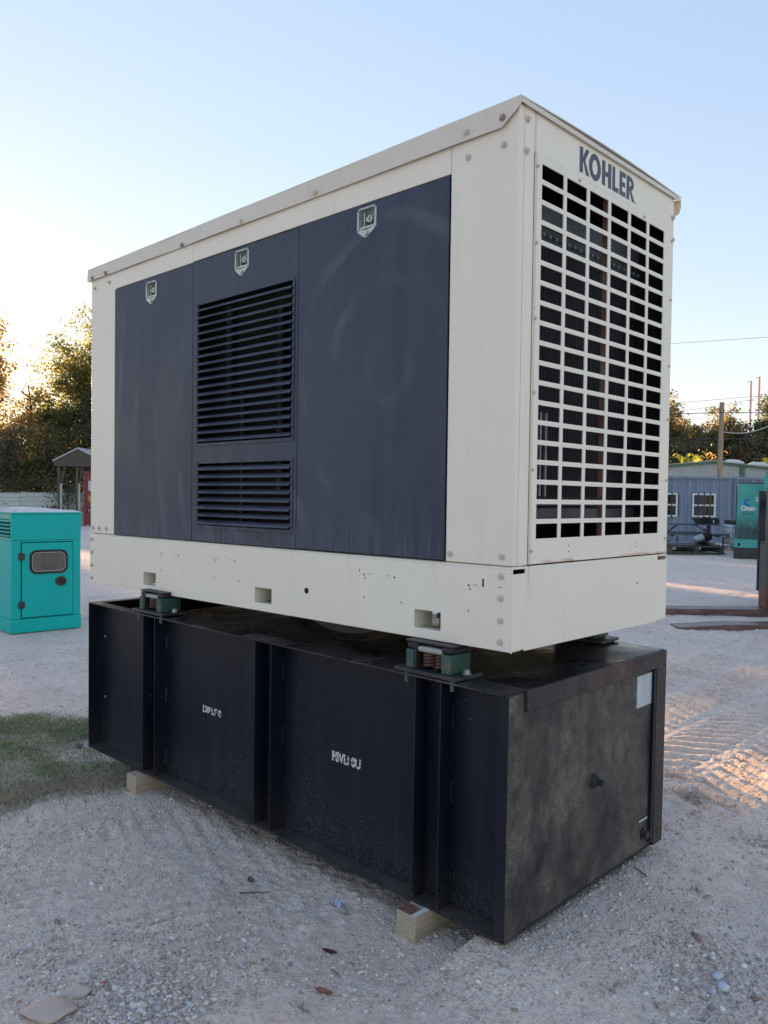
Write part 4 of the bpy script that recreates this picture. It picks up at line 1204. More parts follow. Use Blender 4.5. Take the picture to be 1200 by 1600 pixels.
Mesh().prism([(.505 + .062 * math.cos(a) * (1.0 if math.cos(a) < 0 else .85), .525 + .052 * math.sin(a)) for a in [i * PI / 10 for i in range(20)]], 1, -.020, -.0065).obj('latch_plate', M_BSTEEL, dro)
Mesh().cyl((.512, -.0202, .525), (.512, -.028, .525), .034, .030, 18).cyl((.462, -.0202, .527), (.462, -.024, .527), .007, .007, 8).obj('latch_handle', M_RUBBER, dro)
cap = thing('vent_cap', 'small white disc with grey cap lying on the roof of the small teal generator', 'vent cap', tuple(tg.matrix_basis @ Vector((.02, .35, 1.276))) if False else (0, 0, 0))
ca_, sa_ = math.cos(tg.rotation_euler.z), math.sin(tg.rotation_euler.z)
cap.location = (-6.95 + ca_ * .10 - sa_ * .55, 1.333 + sa_ * .10 + ca_ * .55, 1.274)
Mesh().cyl((0, 0, 0), (0, 0, .006), .13, .12, 24).cyl((0, 0, .006), (0, 0, .03), .10, .045, 24).obj('disc', M_WHITE, cap)
Mesh().cyl((0, 0, .0302), (0, 0, .065), .04, .035, 16).cyl((.012, 0, .0652), (.012, 0, .075), .05, .048, 12).obj('cap', M_GALV, cap)

# --- fence of pale horizontal sheeting
M_SHEET = simple('pale_green_sheeting', (0.43, 0.48, 0.44), (0.52, 0.55, 0.50), 1.2, 0.5, 0, 0, (1, 1, 3))
fen = bthing('sheet_fence', 'low fence of pale ribbed metal sheets under the trees at left', 'fence', -21, 38)
def sheet_panel(L, z1, nm='sheet'):
    prof = []; z = .0
    while z < z1 - .01:
        prof += [(0, z), (0, z + .14), (-.035, z + .155), (-.035, z + .172)]; z += .19
    prof += [(0, z1)]
    n = len(prof)
    M = Mesh(); V = [(0, y, zz) for y, zz in prof] + [(L, y, zz) for y, zz in prof] + [(0, y + .01, zz) for y, zz in prof] + [(L, y + .01, zz) for y, zz in prof]
    F = [(i, i + 1, n + i + 1, n + i) for i in range(n - 1)] + [(2 * n + i, 3 * n + i, 3 * n + i + 1, 2 * n + i + 1) for i in range(n - 1)]
    F += [(n - 1, 3 * n - 1, 4 * n - 1, 2 * n - 1)]
    M.add(V, F); return M.mesh(nm, M_SHEET)
fm = sheet_panel(2.38, 1.28)
for i in range(14):
    o = bpy.data.objects.new('sheet', fm); COL.objects.link(o); o.parent = fen; o.location = (i * 2.4, rs.uniform(-.01, .01), rs.uniform(-.03, .02) - .01)
    B('fence_post', M_GALV, fen, i * 2.4 - .03, i * 2.4 + .03, .02, .08, 0, 1.32)

# --- open shelter with gable roof
M_OLDWOOD = simple('brown_shelter_boards', (0.065, 0.05, 0.04), (0.10, 0.08, 0.065), 4, 0.8)
sh = bthing('open_shelter', 'open sided shelter with brown gable roof in front of the pale fence', 'shelter', -11.73, 33)
for x in (-.80, -.07, .86):
    B('post', M_OLDWOOD, sh, x - .05, x + .05, 0, .1, 0, 2.45)
    B('post', M_OLDWOOD, sh, x - .05, x + .05, 3.0, 3.1, 0, 2.45)
    if x < .5: B('white_board', M_PAD, sh, x + .055, x + .14, -.02, .0, .65, 1.72)
for x, s_ in ((-.80, 1), (-.07, 1)):
    Mesh().prism([(x + .05, 1.7), (x + .12, 1.7), (x + .27, 2.42), (x + .20, 2.42)], 1, .02, .08).obj('brace', M_OLDWOOD, sh)
Mesh().prism([(-1.02, 2.60), (0, 3.12), (1.02, 2.60), (1.02, 2.66), (0, 3.18), (-1.02, 2.66)], 1, -.10, 3.4).obj('roof', M_GALV, sh)
Mesh().prism([(-.98, 2.42), (.98, 2.42), (.98, 2.60), (0, 3.10), (-.98, 2.60)], 1, -.06, -.01).obj('gable_board', M_OLDWOOD, sh)
B('ceiling', M_OLDWOOD, sh, -.96, .96, .0, 3.3, 2.44, 2.47)

# --- red container and heap
M_RED = simple('dull_red_steel', (0.22, 0.045, 0.035), (0.15, 0.04, 0.035), 2.5, 0.6)
rc = bthing('red_container', 'dull red steel container with white and yellow notices, left of the beige generator', 'container', -11.52, 33.0, 0.02)
B('body', M_RED, rc, .02, 2.5, .02, 6, 0.05, 2.12, bevel=.01)
B('corner_post', M_RED, rc, -.01, .09, -.02, .019, 0, 2.16)
B('top_rail', M_RED, rc, -.01, 2.5, -.025, .10, 2.121, 2.2)
B('door_leaf', M_RED, rc, .10, 1.2, -.005, .019, .14, 2.06)
B('white_notice', M_LABEL, rc, .19, .40, -.012, -.0055, 1.42, 1.82)
B('yellow_notice', simple('yellow_notice_print', (0.55, 0.36, 0.04), (0.25, 0.18, 0.04), 30, 0.6), rc, .19, .40, -.012, -.0055, .98, 1.22)
B('lock_box', M_RED, rc, -.05, .12, -.10, -.026, .55, .80)
Mesh().cyl((.2, -.02, .62), (.32, -.04, .62), .03, .03, 8).obj('door_handle', M_GALV, rc)
hp = bthing('tarpaulin_heap', 'low heap under a dark red tarpaulin before the pale fence', 'tarpaulin', -13.0, 34, 0)
M = Mesh(); n_ = 14; vs_ = []; fs_ = []
hr = random.Random(9)
for i in range(n_ + 1):
    for j in range(7):
        x = (i / n_ - .5) * 1.3; y = (j / 6 - .5) * 1.0
        z = .80 * max(0, 1 - (abs(x) / .66) ** 3) * max(0, 1 - (abs(y) / .5) ** 2.5) * (1 + hr.uniform(-.08, .08)) + .02 - .25 * (x + .3) ** 2
        vs_.append((x, y, max(0, z)))
for i in range(n_):
    for j in range(6):
        a = i * 7 + j; fs_.append((a, a + 7, a + 8, a + 1))
M.add(vs_, fs_); M.obj('cover', simple('dark_red_tarp', (0.13, 0.03, 0.028), (0.05, 0.03, 0.03), 4, 0.6), hp, fix=False)

# --- blue container office
def corr_mat():
    m = mat('blue_grey_container_paint', (0.17, 0.22, 0.30), 0.55)
    n = NT(m)
    st = n.ramp(n.noise(1.3, 5, 0.65, n.mapping((3, 3, .35))), [(0.35, 0), (0.75, 1.0)])
    c = n.mix(st, (0.155, 0.205, 0.285), (0.235, 0.275, 0.34))
    dk = n.ramp(n.noise(3.1, 4, 0.6, n.mapping((2, 2, .5))), [(0.62, 0), (0.78, .6)])
    n.color(n.mix(dk, c, (0.10, 0.12, 0.14))); return m
M_CONT = corr_mat()
ct = bthing('blue_container_office', 'blue grey shipping container turned office with barred white windows', 'container', 8.0, 27)
def corr_wall(x0, x1, z0, z1, holes, pitch=.26, dep=.045):
    xs = []; x = x0
    while x < x1:
        for dx in (0, .07, .13, .20): xs.append((x + dx, {0: 0, .07: 0, .13: dep, .20: dep}[dx]))
        x += pitch
    M = Mesh()
    for (xa, ya), (xb, yb) in zip(xs[:-1], xs[1:]):
        cuts = [z0, z1]
        segs = [(z0, z1)]
        for h in holes:
            if xa < h[1] and xb > h[0]:
                segs = [(z0, h[2]), (h[3], z1)]
        for a, b in segs:
            M.add([(xa, ya, a), (xb, yb, a), (xb, yb, b), (xa, ya, b)], [(0, 1, 2, 3)])
    return M
wins = [(1.35, 2.28, .86, 1.64), (2.70, 3.49, .86, 1.64)]
wins = [(1.42, 2.22, .86, 1.64), (2.70, 3.48, .86, 1.64)]
corr_wall(0, 6.0, .08, 2.12, [(a - .02, b + .02, c, d) for a, b, c, d in wins]).obj('corrugated_wall', M_CONT, ct, fix=False)
B('top_rail', M_CONT, ct, 0, 6.0, -.03, .06, 2.121, 2.20)
B('bottom_rail', M_CONT, ct, 0, 6.0, -.03, .06, 0, .079)
B('roof', M_CONT, ct, 0, 6.0, .061, 2.4, 2.10, 2.18)
B('rear_body', M_CONT, ct, 0, 6.0, .35, 2.4, 0.01, 2.099)
Mesh().box(4.08, 4.13, -.035, -.001, .05, 2.05).box(4.131, 5.4, -.035, -.001, 2.0, 2.05).obj('door_frame', M_CONT, ct, .01)
for a, b, c, d in wins:
    f = Mesh(); t_ = .055; mz = (c + d) / 2
    f.box(a, b, -.03, .06, d - t_, d); f.box(a, b, -.03, .06, c, c + t_); f.box(a, a + t_, -.03, .06, c + t_ + .0005, d - t_ - .0005); f.box(b - t_, b, -.03, .06, c + t_ + .0005, d - t_ - .0005); f.box(a + t_ + .0005, b - t_ - .0005, -.02, .05, mz - .028, mz + .028)
    wn_ = f.obj('window_frame', M_WHITE, ct)
    B('window_pane', M_PANE, wn_, a + .03, b - .03, .061, .066, c + .03, d - .03)
    B('blind', simple('grey_blind', (0.10, 0.11, 0.12), (0.05, 0.055, 0.06), 6, 0.7), wn_, a + .08, b - .4, .054, .0605, c + .1, d - .1)
    for i in range(1, 4):
        x = a + (b - a) * (i / 4.0 + .0)
        B('window_bar', M_BSTEEL, wn_, x - .012, x + .012, -.055, -.032, c - .03, d + .03)

# --- metal shed with green trim
M_SHED = simple('pale_grey_green_cladding', (0.33, 0.38, 0.36), (0.38, 0.42, 0.40), 1, 0.5)
M_SHEDT = simple('dark_green_trim', (0.035, 0.11, 0.065), (0.05, 0.14, 0.085), 2, 0.5)
sd_ = bthing('metal_shed', 'wide pale metal shed with dark green roof trim behind the blue container', 'building', 14.0, 45)
# local x = lat-14; gable profile
def gz_(x):
    return 3.0 + (x) * .098 if x < 4.9 else 3.47 - (x - 4.9) * .095
M = Mesh(); nn = 90
for i in range(nn):
    xa = 12.0 * i / nn; xb = 12.0 * (i + 1) / nn - .055
    M.add([(xa, 0, 0), (xb, 0, 0), (xb, 0, gz_(xb)), (xa, 0, gz_(xa))], [(0, 1, 2, 3)])
    M.add([(xb, 0, 0), (xb + .018, -.03, 0), (xb + .018, -.03, gz_(xb)), (xb, 0, gz_(xb))], [(0, 1, 2, 3)])
    M.add([(xb + .018, -.03, 0), (xb + .037, -.03, 0), (xb + .037, -.03, gz_(xb)), (xb + .018, -.03, gz_(xb))], [(0, 1, 2, 3)])
    M.add([(xb + .037, -.03, 0), (xb + .055, 0, 0), (xb + .055, 0, gz_(xb)), (xb + .037, -.03, gz_(xb))], [(0, 1, 2, 3)])
M.obj('cladding', M_SHED, sd_, fix=False, smooth=False)
Mesh().prism([(-.1, 2.90), (4.9, 3.39), (12, 2.70), (12, 2.84), (4.9, 3.53), (-.1, 3.04)], 1, -.16, -.035).obj('roof_trim', M_SHEDT, sd_)
Mesh().prism([(-.1, 3.045), (4.9, 3.535), (12, 2.845), (12, 2.875), (4.9, 3.565), (-.1, 3.075)], 1, -.16, 12).obj('roof', M_GALV, sd_)
B('corner_trim', M_SHEDT, sd_, 6.42, 6.66, -.09, -.036, 0, 3.25)
B('grey_door', simple('grey_roller_door', (0.13, 0.15, 0.155), (0.18, 0.20, 0.20), 2, 0.5, 0, 0, (8, 1, 1)), sd_, 7.9, 11, -.08, -.036, 0, 2.95)
for (x0, x1, z, h_) in ((5.8, 6.9, 3.42, .15), (7.2, 8.3, 3.30, .14)):
    tr_ = bthing('white_tarp_roll', 'long white roll of sheeting lying on the shed roof, ' + ('left one of two' if x0 < 6 else 'right one of two'), 'tarp roll', 14 + (x0 + x1) / 2, 45.6, z + .02)
    Mesh().tube([(-(x1 - x0) / 2, 0, h_ * .3), (-.3, .02, h_ * .62), (.25, 0, h_ * .5), ((x1 - x0) / 2, 0, h_ * .2)], [.08, .14, .13, .06], 10).obj('sheeting', M_WHITE, tr_)

# --- wooden pole
M_POLE = simple('weathered_pole_wood', (0.36, 0.29, 0.19), (0.24, 0.19, 0.13), 5, 0.85, 0, 0.2, (4, 4, .3))
pl = bthing('wooden_pole', 'short weathered wooden pole rising behind the blue container', 'pole', 15.45, 36)
Mesh().cyl((0, 0, 0), (.02, 0, 5.70), .125, .10, 16).obj('shaft', M_POLE, pl)
for z in (5.35, 4.9): B('bracket', M_GALV, pl, -.16, -.12, -.03, .03, z, z + .12)

# --- far transmission poles and wires
M_PINK = mat('far_concrete_pole', (0.50, 0.40, 0.40), 0.8)
for lat, top, lb in ((83.6, 27.3, 'left one of two tall far pinkish grey utility poles'), (85.4, 28.2, 'right one of two tall far pinkish grey utility poles')):
    t = bthing('utility_pole', lb, 'utility pole', lat, 180, 0, 0, 'far utility poles')
    Mesh().cyl((0, 0, 0), (0, 0, top), .32, .24, 10).obj('shaft', M_PINK, t)
    Mesh().tube([(-.9, 0, top - .5), (-.5, 0, top - .1), (0, 0, top - .1)], .09, 6).box(-.6, .6, -.06, .06, top - 4.4, top - 4.2).obj('crossarm', M_PINK, t)
M_WIRE = mat('dark_wire', (0.05, 0.05, 0.055), 0.6)
M_WIRE2 = mat('pale_wire', (0.45, 0.44, 0.42), 0.5)
def wire(pts, r, label, m_=None, sag=0.0):
    P = []
    for (a, b) in zip(pts[:-1], pts[1:]):
        a = Wp(*a); b = Wp(*b)
        for i in range(12):
            t = i / 12; p = a.lerp(b, t); p.z -= sag * 4 * t * (1 - t); P.append(p)
    P.append(Wp(*pts[-1]))
    c = sum((p for p in P), Vector()) / len(P)
    o = Mesh().tube([p - c for p in P], r, 5).obj('wire', m_ or M_WIRE); o.location = c
    tag(o, label, 'wire', 'overhead wires'); return o
wire([(10, 45, 9.4), (30, 45, 11.0)], .010, 'highest single wire, sloping across the open sky above the pole')
wire([(60, 180, 21.5), (85.4, 180, 24.0), (110, 180, 23.2)], .045, 'wire strung between the far poles, upper strand')
wire([(60, 180, 19.8), (85.4, 180, 23.6), (110, 180, 22.4)], .045, 'wire strung between the far poles, second strand', None, .6)
wire([(60, 180, 17.2), (83.6, 180, 20.4), (110, 180, 19.4)], .035, 'wire strung between the far poles, lowest strand')
wire([(8, 35.9, 5.1), (15.45, 35.9, 5.25), (24, 35.9, 5.5)], .018, 'dark cable clamped to the wooden pole near its top', None, .06)
wire([(15.5, 36.1, 5.45), (17.2, 40, 4.75), (22.6, 45, 5.9)], .022, 'pale looping cable hanging from the pole to the right trees', M_WIRE2, .35)
wire([(8, 47, 4.85), (28, 47, 4.95)], .016, 'dark wire running level before the right trees')
wire([(8, 47, 4.2), (28, 47, 5.3)], .009, 'faint lowest wire before the right trees')

# --- picnic table, battery box, pallet, scrap, tote
M_TAB = simple('dark_grey_table_steel', (0.085, 0.085, 0.095), (0.14, 0.13, 0.14), 5, 0.5)
pt = bthing('picnic_table', 'dark metal picnic table in front of the barred windows', 'table', 9.3, 24)
for i in range(4): B('top_board', M_TAB, pt, -.75, .92, -.36 + i * .18, -.20 + i * .18, .70, .74)
for y in (-.78, .55): B('bench', M_TAB, pt, -.75, 1.0, y, y + .24, .43, .47)
for x in (-.6, .72):
    B('leg', M_TAB, pt, x - .05, x + .05, -.02, .02, 0, .70)
    B('leg', M_TAB, pt, x - .04, x + .04, -.74, .74, .38, .428)
    for y in (-.70, .66): B('leg', M_TAB, pt, x + .12, x + .16, y, y + .04, 0, .38)
    s_ = 1 if x < 0 else -1
    Mesh().prism([(x, .42), (x + .05, .42), (x + s_ * .42, .695), (x + s_ * .36, .695)], 1, -.03, .03).obj('brace', M_TAB, pt)
bb_ = bthing('battery_tray', 'black tray of vehicle batteries with red and white caps on the picnic table', 'battery tray', 9.9, 23.95, .741)
Mesh().prism([(-.22, 0), (.36, 0), (.34, .16), (-.36, .16)], 1, -.14, .14).obj('tray', M_BSTEEL, bb_)
Mesh().prism([(-.18, .02), (.10, .02), (.10, .20), (-.14, .20)], 1, -.16, -.141).obj('front_box', M_RUBBER, bb_)
for i, c in enumerate(((.4, .05, .04), (.7, .7, .68), (.3, .04, .04))):
    B('terminal_cap', mat('cap_colour', c, .5), bb_, -.05 + i * .12, .02 + i * .12, -.1, -.05, .161, .185)
B('white_tag', M_WHITE, bb_, .16, .20, -.1445, -.1405, .03, .11)
pa = bthing('pallet', 'stack of dark greasy pallets with sheet metal on the gravel before the picnic table', 'pallet', 8.8, 21.9, 0, .05)
M_PAL = simple('greasy_dark_boards', (0.05, 0.045, 0.04), (0.13, 0.115, 0.10), 5, 0.75, 0, .2, (1, 6, 6))
for i in range(5): B('deck_board', M_PAL, pa, -1.0, .55, -.55 + i * .24, -.40 + i * .24, .20, .225)
for x in (-.95, -.25, .42): B('stringer', M_PAL, pa, x, x + .09, -.55, .56, .06, .199)
B('bottom_board', M_PAL, pa, -1.0, .55, -.55, -.43, .02, .058); B('bottom_board', M_PAL, pa, -1.0, .55, .45, .56, .02, .058)
for i in range(4): B('deck_board', M_PAL, pa, -.6 , 1.0, .65 + i * .22, .80 + i * .22, .17, .20)
for x in (-.5, .2, .85): B('stringer', M_PAL, pa, x, x + .09, .65, 1.5, .03, .169)
mp = bthing('metal_sheet', 'dark bent metal tray lying on the greasy pallets', 'metal sheet', 8.6, 21.9, .232)
Mesh().prism([(-.85, 0), (.5, -.003), (.36, .12), (.30, .12), (.4, .012), (-.8, .015), (-.55, .13), (-.62, .14)], 1, -.35, .35).obj('tray', M_BSTEEL, mp)
pk = bthing('wooden_plank', 'short pale plank lying across the right of the pallets', 'plank', 9.2, 22.3, .232)
B('board', M_WOOD, pk, -.28, .28, -.06, .06, 0, .06)
en = bthing('engine_part', 'tilted engine part, silver at one end and black at the other, on the pallets', 'engine part', 9.05, 21.8, .34)
en.scale = (.78, .78, .78)
Mesh().cyl((-.42, 0, .02), (-.12, 0, .12), .11, .15, 16).cyl((-.45, 0, .0), (-.42, 0, .02), .07, .11, 16).obj('silver_housing', M_GALV, en)
Mesh().cyl((-.119, 0, .12), (.12, .02, .22), .17, .15, 16).obj('black_housing', M_RUBBER, en)
Mesh().tube([(-.12, 0, .42), (.03, 0, .36), (.13, 0, .24), (.18, 0, .06)], .035, 8).obj('bent_arm', M_BSTEEL, en)
ib = bthing('liquid_tote', 'white caged liquid tote with dark lid between pallet and faded teal generator', 'tote', 10.62, 23.4)
B('tank', simple('milky_plastic', (0.42, 0.48, 0.52), (0.55, 0.60, 0.63), 3, .4), ib, -.30, .36, -.35, .35, .16, .74, bevel=.05)
B('lid', M_BSTEEL, ib, -.27, .36, -.33, .33, .755, .88, bevel=.02)
B('dark_band', M_BSTEEL, ib, -.22, .36, -.3505, -.345, .17, .33)
B('pallet_base', M_GALV, ib, -.33, .38, -.38, .38, .06, .12); B('foot', M_GALV, ib, -.33, -.23, -.38, .38, .0, .059); B('foot', M_GALV, ib, .1, .2, -.38, .38, .0, .059)
for z in (.2, .36, .52, .68): Mesh().tube([(.37, -.37, z), (-.32, -.37, z), (-.32, .37, z)], .011, 6).obj('cage_bar', M_GALV, ib)
for x in (-.32, -.12, .08, .28): Mesh().tube([(x, -.372, .12), (x, -.372, .75)], .011, 6).obj('cage_bar', M_GALV, ib)

# --- faded teal genset with lettering
on = bthing('faded_teal_generator', 'faded teal generator with soot stained panel on a black base, right edge of the photo', 'generator', 9.1, 20.2, 0, -.45)
def soot():
    m = mat('sooty_faded_teal', (0.05, 0.33, 0.28), 0.55); n = NT(m)
    z = n.xyz()[2]
    low = n.math('SUBTRACT', 1.0, n.math('DIVIDE', n.math('SUBTRACT', z, .55), .65, clamp=True))
    s_ = n.ramp(n.noise(6, 6, 0.7, n.mapping((1.6, 1, .9))), [(0.25, 0.0), (0.75, 1.0)])
    k_ = n.math('MULTIPLY', n.ramp(low, [(0.12, 0.0), (0.7, 1.0)]), n.math('ADD', s_, .45), clamp=True)
    dot = n.ramp(n.noise(45, 3, .6), [(.5, 0), (.6, .5)])
    n.color(n.mix(n.math('MULTIPLY', k_, .92), (0.055, 0.34, 0.29), n.mix(dot, (0.03, 0.028, 0.04), (0.06, 0.09, 0.10)))); return m
M_SOOT = soot()
B('black_base', M_BSTEEL, on, -.03, 1.6, -.02, 3.0, .0, .279)
B('skid', M_ONAN, on, -.03, 1.6, -.03, 3.0, .281, .478, bevel=.005)
Mesh().cyl((.09, -.031, .36), (.09, -.0305, .36), .035, .035, 14).obj('plug_hole', M_BLACK, on)
B('body', M_ONAN, on, .012, 1.6, .0, 3.0, .48, 1.60)
B('front_panel', M_SOOT, on, .03, .52, -.012, -.0005, .50, 1.56)
B('header', M_ONAN, on, .03, .60, -.022, -.001, 1.562, 1.86)
B('torn_edge', M_RUSTEDGE, on, .028, .60, -.0225, .3, 1.8605, 1.892)
B('edge_trim', M_RUSTEDGE, on, -.004, .011, -.012, .1, .50, 1.80)
B('side_strip', M_ONAN, on, .525, .60, -.012, -.0005, .50, 1.56)
for i in range(15): B('vent_slot', M_BSTEEL, on, .565, .60, -.016, -.0125, .54 + i * .066, .572 + i * .066)
B('upper_box', M_ONAN, on, .605, 2.0, -.26, 3.0, 1.64, 2.09, bevel=.006)
B('mid_box', M_ONAN, on, .62, 2.0, -.22, -.001, .48, 1.638)
for z in (1.75, 2.0): Mesh().cyl((.66, -.262, z), (.66, -.2605, z), .016, .016, 8).obj('screw', M_BSTEEL, on)
B('small_notice', M_LABEL, on, .43, .50, -.0235, -.0125, 1.42, 1.54)
T_NY = lambda x, y, z: Matrix(((1, 0, 0, x), (0, 0, -1, y), (0, 1, 0, z), (0, 0, 0, 1)))
M_BLUE = mat('blue_emblem', (0.012, 0.11, 0.48), .5)
lg = Mesh()
# emblem: a square C with slanted upper arm
for p in ([(.00, .02), (.045, .02), (.045, .11), (.00, .11)], [(.0, -.01), (.13, -.01), (.13, .0195), (.0, .0195)], [(.02, .1105), (.13, .1105), (.13, .145), (.05, .145)], [(.05, .02), (.08, .02), (.05, .05)]):
    lg.prism([(.17 + a * 1.05, 1.33 + b) for a, b in p], 1, -.0145, -.0125)
lg.obj('blue_emblem', M_BLUE, on)
o = text_mesh('Onan', .155, .001, 'white_lettering', M_WHITE, on, T_NY(.105, -.0135, 1.205), .92, .007)
o = text_mesh('GenSet', .10, .001, 'dark_lettering', M_BSTEEL, on, T_NY(.11, -.0135, 1.10), 1.0, .0)

# --- loader with pallet forks at the right edge
M_FORK = simple('worn_fork_steel', (0.10, 0.055, 0.05), (0.20, 0.13, 0.12), 6, 0.42, .35, .15, (1, 1, 3))
M_CARR = simple('grey_black_carriage', (0.038, 0.036, 0.042), (0.085, 0.08, 0.085), 3, 0.5)
def carr_mat():
    m = mat('rust_edged_carriage', (0.05, 0.05, 0.055), 0.5); n = NT(m)
    z = n.xyz()[2]
    lowm = n.math('SUBTRACT', 1.0, n.math('DIVIDE', z, .95, clamp=True))
    ns = n.ramp(n.math('MULTIPLY', n.math('ADD', n.noise(3.2, 5, .65), lowm), 0.5), [(.50, 0), (.58, 1)])
    n.color(n.mix(ns, n.mix(n.noise(2, 3, .5), (0.055, 0.052, 0.058), (0.12, 0.115, 0.12)), (0.16, 0.06, 0.04))); return m
M_CARR2 = carr_mat()
fk = bthing('fork_carriage', 'rusty pallet forks on a loader carriage lying on the yard at the right edge', 'loader forks', 5.03, 10.3)
def fork(y, x0, x1, h):
    P = [(x0, .018), (x0 + .25, .0), (x1 + .10, .0), (x1 + .10, h), (x1, h), (x0 + .55, h * .9), (x0, .03)]
    return Mesh().prism(P, 1, y - .03, y + .27)
fork(0.0, -2.0, .0, .10).obj('fork_tine', M_FORK, fk, .004)
fork(-1.10, -1.50, .0, .075).obj('fork_tine', M_FORK, fk, .004)
B('fork_shank', M_CARR2, fk, .0, .04, -.03, .03, .101, 1.62, bevel=.008)
B('fork_shank', M_CARR2, fk, .101, .17, -1.13, -.83, .0, 1.62, bevel=.012)
B('carriage_bar', M_CARR, fk, .174, .26, -1.5, .4, .12, .24); B('carriage_bar', M_CARR, fk, .174, .26, -1.5, .4, 1.38, 1.5)
Mesh().prism([(-.032, .101), (.25, .101), (.25, .92), (-.032, .92)], 0, .045, .10).obj('face_plate', M_CARR2, fk)
B('cavity_shade_panel', mat('cavity_shade_blue', (0.008, 0.011, 0.022), .5), fk, .055, .9, .30, .34, .30, 1.60)  # flat near-black sheet added for the shade of the open cavity
B('guard_plate', M_CARR, fk, .05, .30, -.02, .25, .925, .955)
ld = bthing('loader', 'dark wheel and frame of the loader behind the forks, at the right edge', 'loader', 6.85, 10.9)
Mesh().cyl((-.55, .62, .55), (-.55, .95, .55), .55, .55, 28).cyl((-.55, .60, .55), (-.55, .62, .55), .30, .30, 20).obj('tyre', M_RUBBER, ld, .03)
Mesh().cyl((-.55, -.95, .55), (-.55, -.62, .55), .55, .55, 28).obj('tyre', M_RUBBER, ld, .03)
B('frame', M_BSTEEL, ld, -1.05, .8, -.45, .45, .45, 1.35, bevel=.03)

# ================================================================== TREES
M_LEAF = tint_mat('tree_leaves', 0.55, 0, 3, 0.3, 0.66)
M_BARK = simple('tree_bark', (0.10, 0.082, 0.066), (0.055, 0.045, 0.038), 3, 0.9, 0, .3, (3, 3, .5))
def crown_points(rng, h, rad, base, nb):
    """limbs: list of polylines; clusters: centres and spreads"""
    limbs = []; cl = []
    for i in range(nb):
        a = rng.uniform(0, 2 * PI); t = rng.uniform(.0, 1) ** .8
        z0 = base + (h - base) * t * .6
        reach = rad * (1 - .55 * t) * rng.uniform(.6, 1.1)
        z1 = min(h - .3, z0 + rng.uniform(.15, .45) * (h - base) * (1 - .3 * t))
        p0 = np.array([0, 0, z0]); p1 = np.array([math.cos(a) * reach, math.sin(a) * reach, z1])
        mid = (p0 + p1) / 2 + np.array([0, 0, -.12 * reach]) + rng.normal(0, .15, 3)
        limbs.append((p0, mid, p1))
        for s in (.45, .65, .85, 1.0, 1.08):
            c = (1 - s) ** 2 * p0 + 2 * s * (1 - s) * mid + s * s * p1 if s <= 1 else p1 * 1.03
            for q in range(3): cl.append(c + rng.normal(0, .42 + .1 * rad * .3, 3))
    for q in range(10): cl.append(np.array([0, 0, h - .4]) + rng.normal(0, (.5, .5, .45), 3))
    return limbs, np.array(cl)
def to_lat(p):
    d = p[:, :2] - np.array([CAMP.x, CAMP.y]); return d @ np.array([RH.x, RH.y]), d @ np.array([FH.x, FH.y])
SD2 = np.array([sdir.x, sdir.y]); SD2 = SD2 / np.linalg.norm(SD2)
# places in the tree line where the low sun gets through: ground point, half width, share of leaves kept, z range
GAPS = [((-3.77, 11.38), 0.34, 0.0, 0.0, 12.0), ((-0.20, 2.45), 0.34, 0.16, 3.0, 6.4)]
def tree(name, lat, D, h, rad, base, nl, pal, wts, label, seed, leaf=.10, spread=.34, nb=15, tr=.16, group='trees around the yard', bare=False, cat='tree'):
    rng = np.random.default_rng(seed)
    t = bthing(name, label, cat, lat, D, 0, 0, group)
    limbs, cl = crown_points(rng, h, rad, base, nb)
    M = Mesh()
    M.tube([(0, 0, -.1), (rng.uniform(-.1, .1), 0, h * .35), (rng.uniform(-.2, .2), .1, h * .7), (0, 0, h * .92)], [tr, tr * .8, tr * .5, .03], 8)
    for a, b, c in limbs: M.tube([a, b, c], [tr * .42, tr * .26, .015], 5)
    M.obj('trunk', M_BARK, t)
    if bare: return t
    k = rng.integers(0, len(cl), nl)
    P = cl[k] + rng.normal(0, spread, (nl, 3)) * np.array([1, 1, .8])
    P = P[P[:, 2] > base * .5]
    # gaps for the sun, in world coordinates
    c_, s_ = math.cos(-YAW), math.sin(-YAW)
    o0 = Wp(lat, D)
    wx = o0.x + P[:, 0] * c_ - P[:, 1] * s_; wy = o0.y + P[:, 0] * s_ + P[:, 1] * c_
    keep = np.ones(len(P), bool)
    for (gx_, gy_), hw, kp, za, zb in GAPS:
        perp = np.abs((wx - gx_) * SD2[1] - (wy - gy_) * SD2[0])
        keep &= ~((perp < hw) & (P[:, 2] > za) & (P[:, 2] < zb) & (rng.uniform(0, 1, len(P)) > kp))
    P = P[keep]; n = len(P)
    s = leaf * rng.uniform(.55, 1.25, n)
    u = rng.normal(size=(n, 3)); u /= np.linalg.norm(u, axis=1)[:, None]
    v = np.cross(u, rng.normal(size=(n, 3))); v /= np.linalg.norm(v, axis=1)[:, None]
    V = np.stack([P - u * s[:, None] * .5, P + v * s[:, None] * .32, P + u * s[:, None] * .5, P - v * s[:, None] * .32], 1).reshape(-1, 3)
    F = np.arange(n * 4).reshape(-1, 4)
    ck = rng.choice(len(pal), len(cl), p=np.array(wts) / sum(wts))
    kk = k[:len(P)] if len(P) == nl else rng.integers(0, len(cl), n)
    # colour by nearest cluster height so that tints come in clumps
    cell = (np.floor(P[:, 0] / .8) * 7 + np.floor(P[:, 1] / .8) * 13 + np.floor(P[:, 2] / .7) * 29).astype(int) % len(cl)
    mixr = rng.uniform(0, 1, n) < .35
    ci = np.where(mixr, rng.choice(len(pal), n, p=np.array(wts) / sum(wts)), ck[cell])
    C = np.array(pal)[ci] * rng.uniform(.7, 1.3, (n, 1))
    bulk('crown', V, F, np.repeat(C, 4, 0), M_LEAF, None, None, parent=t)
    return t
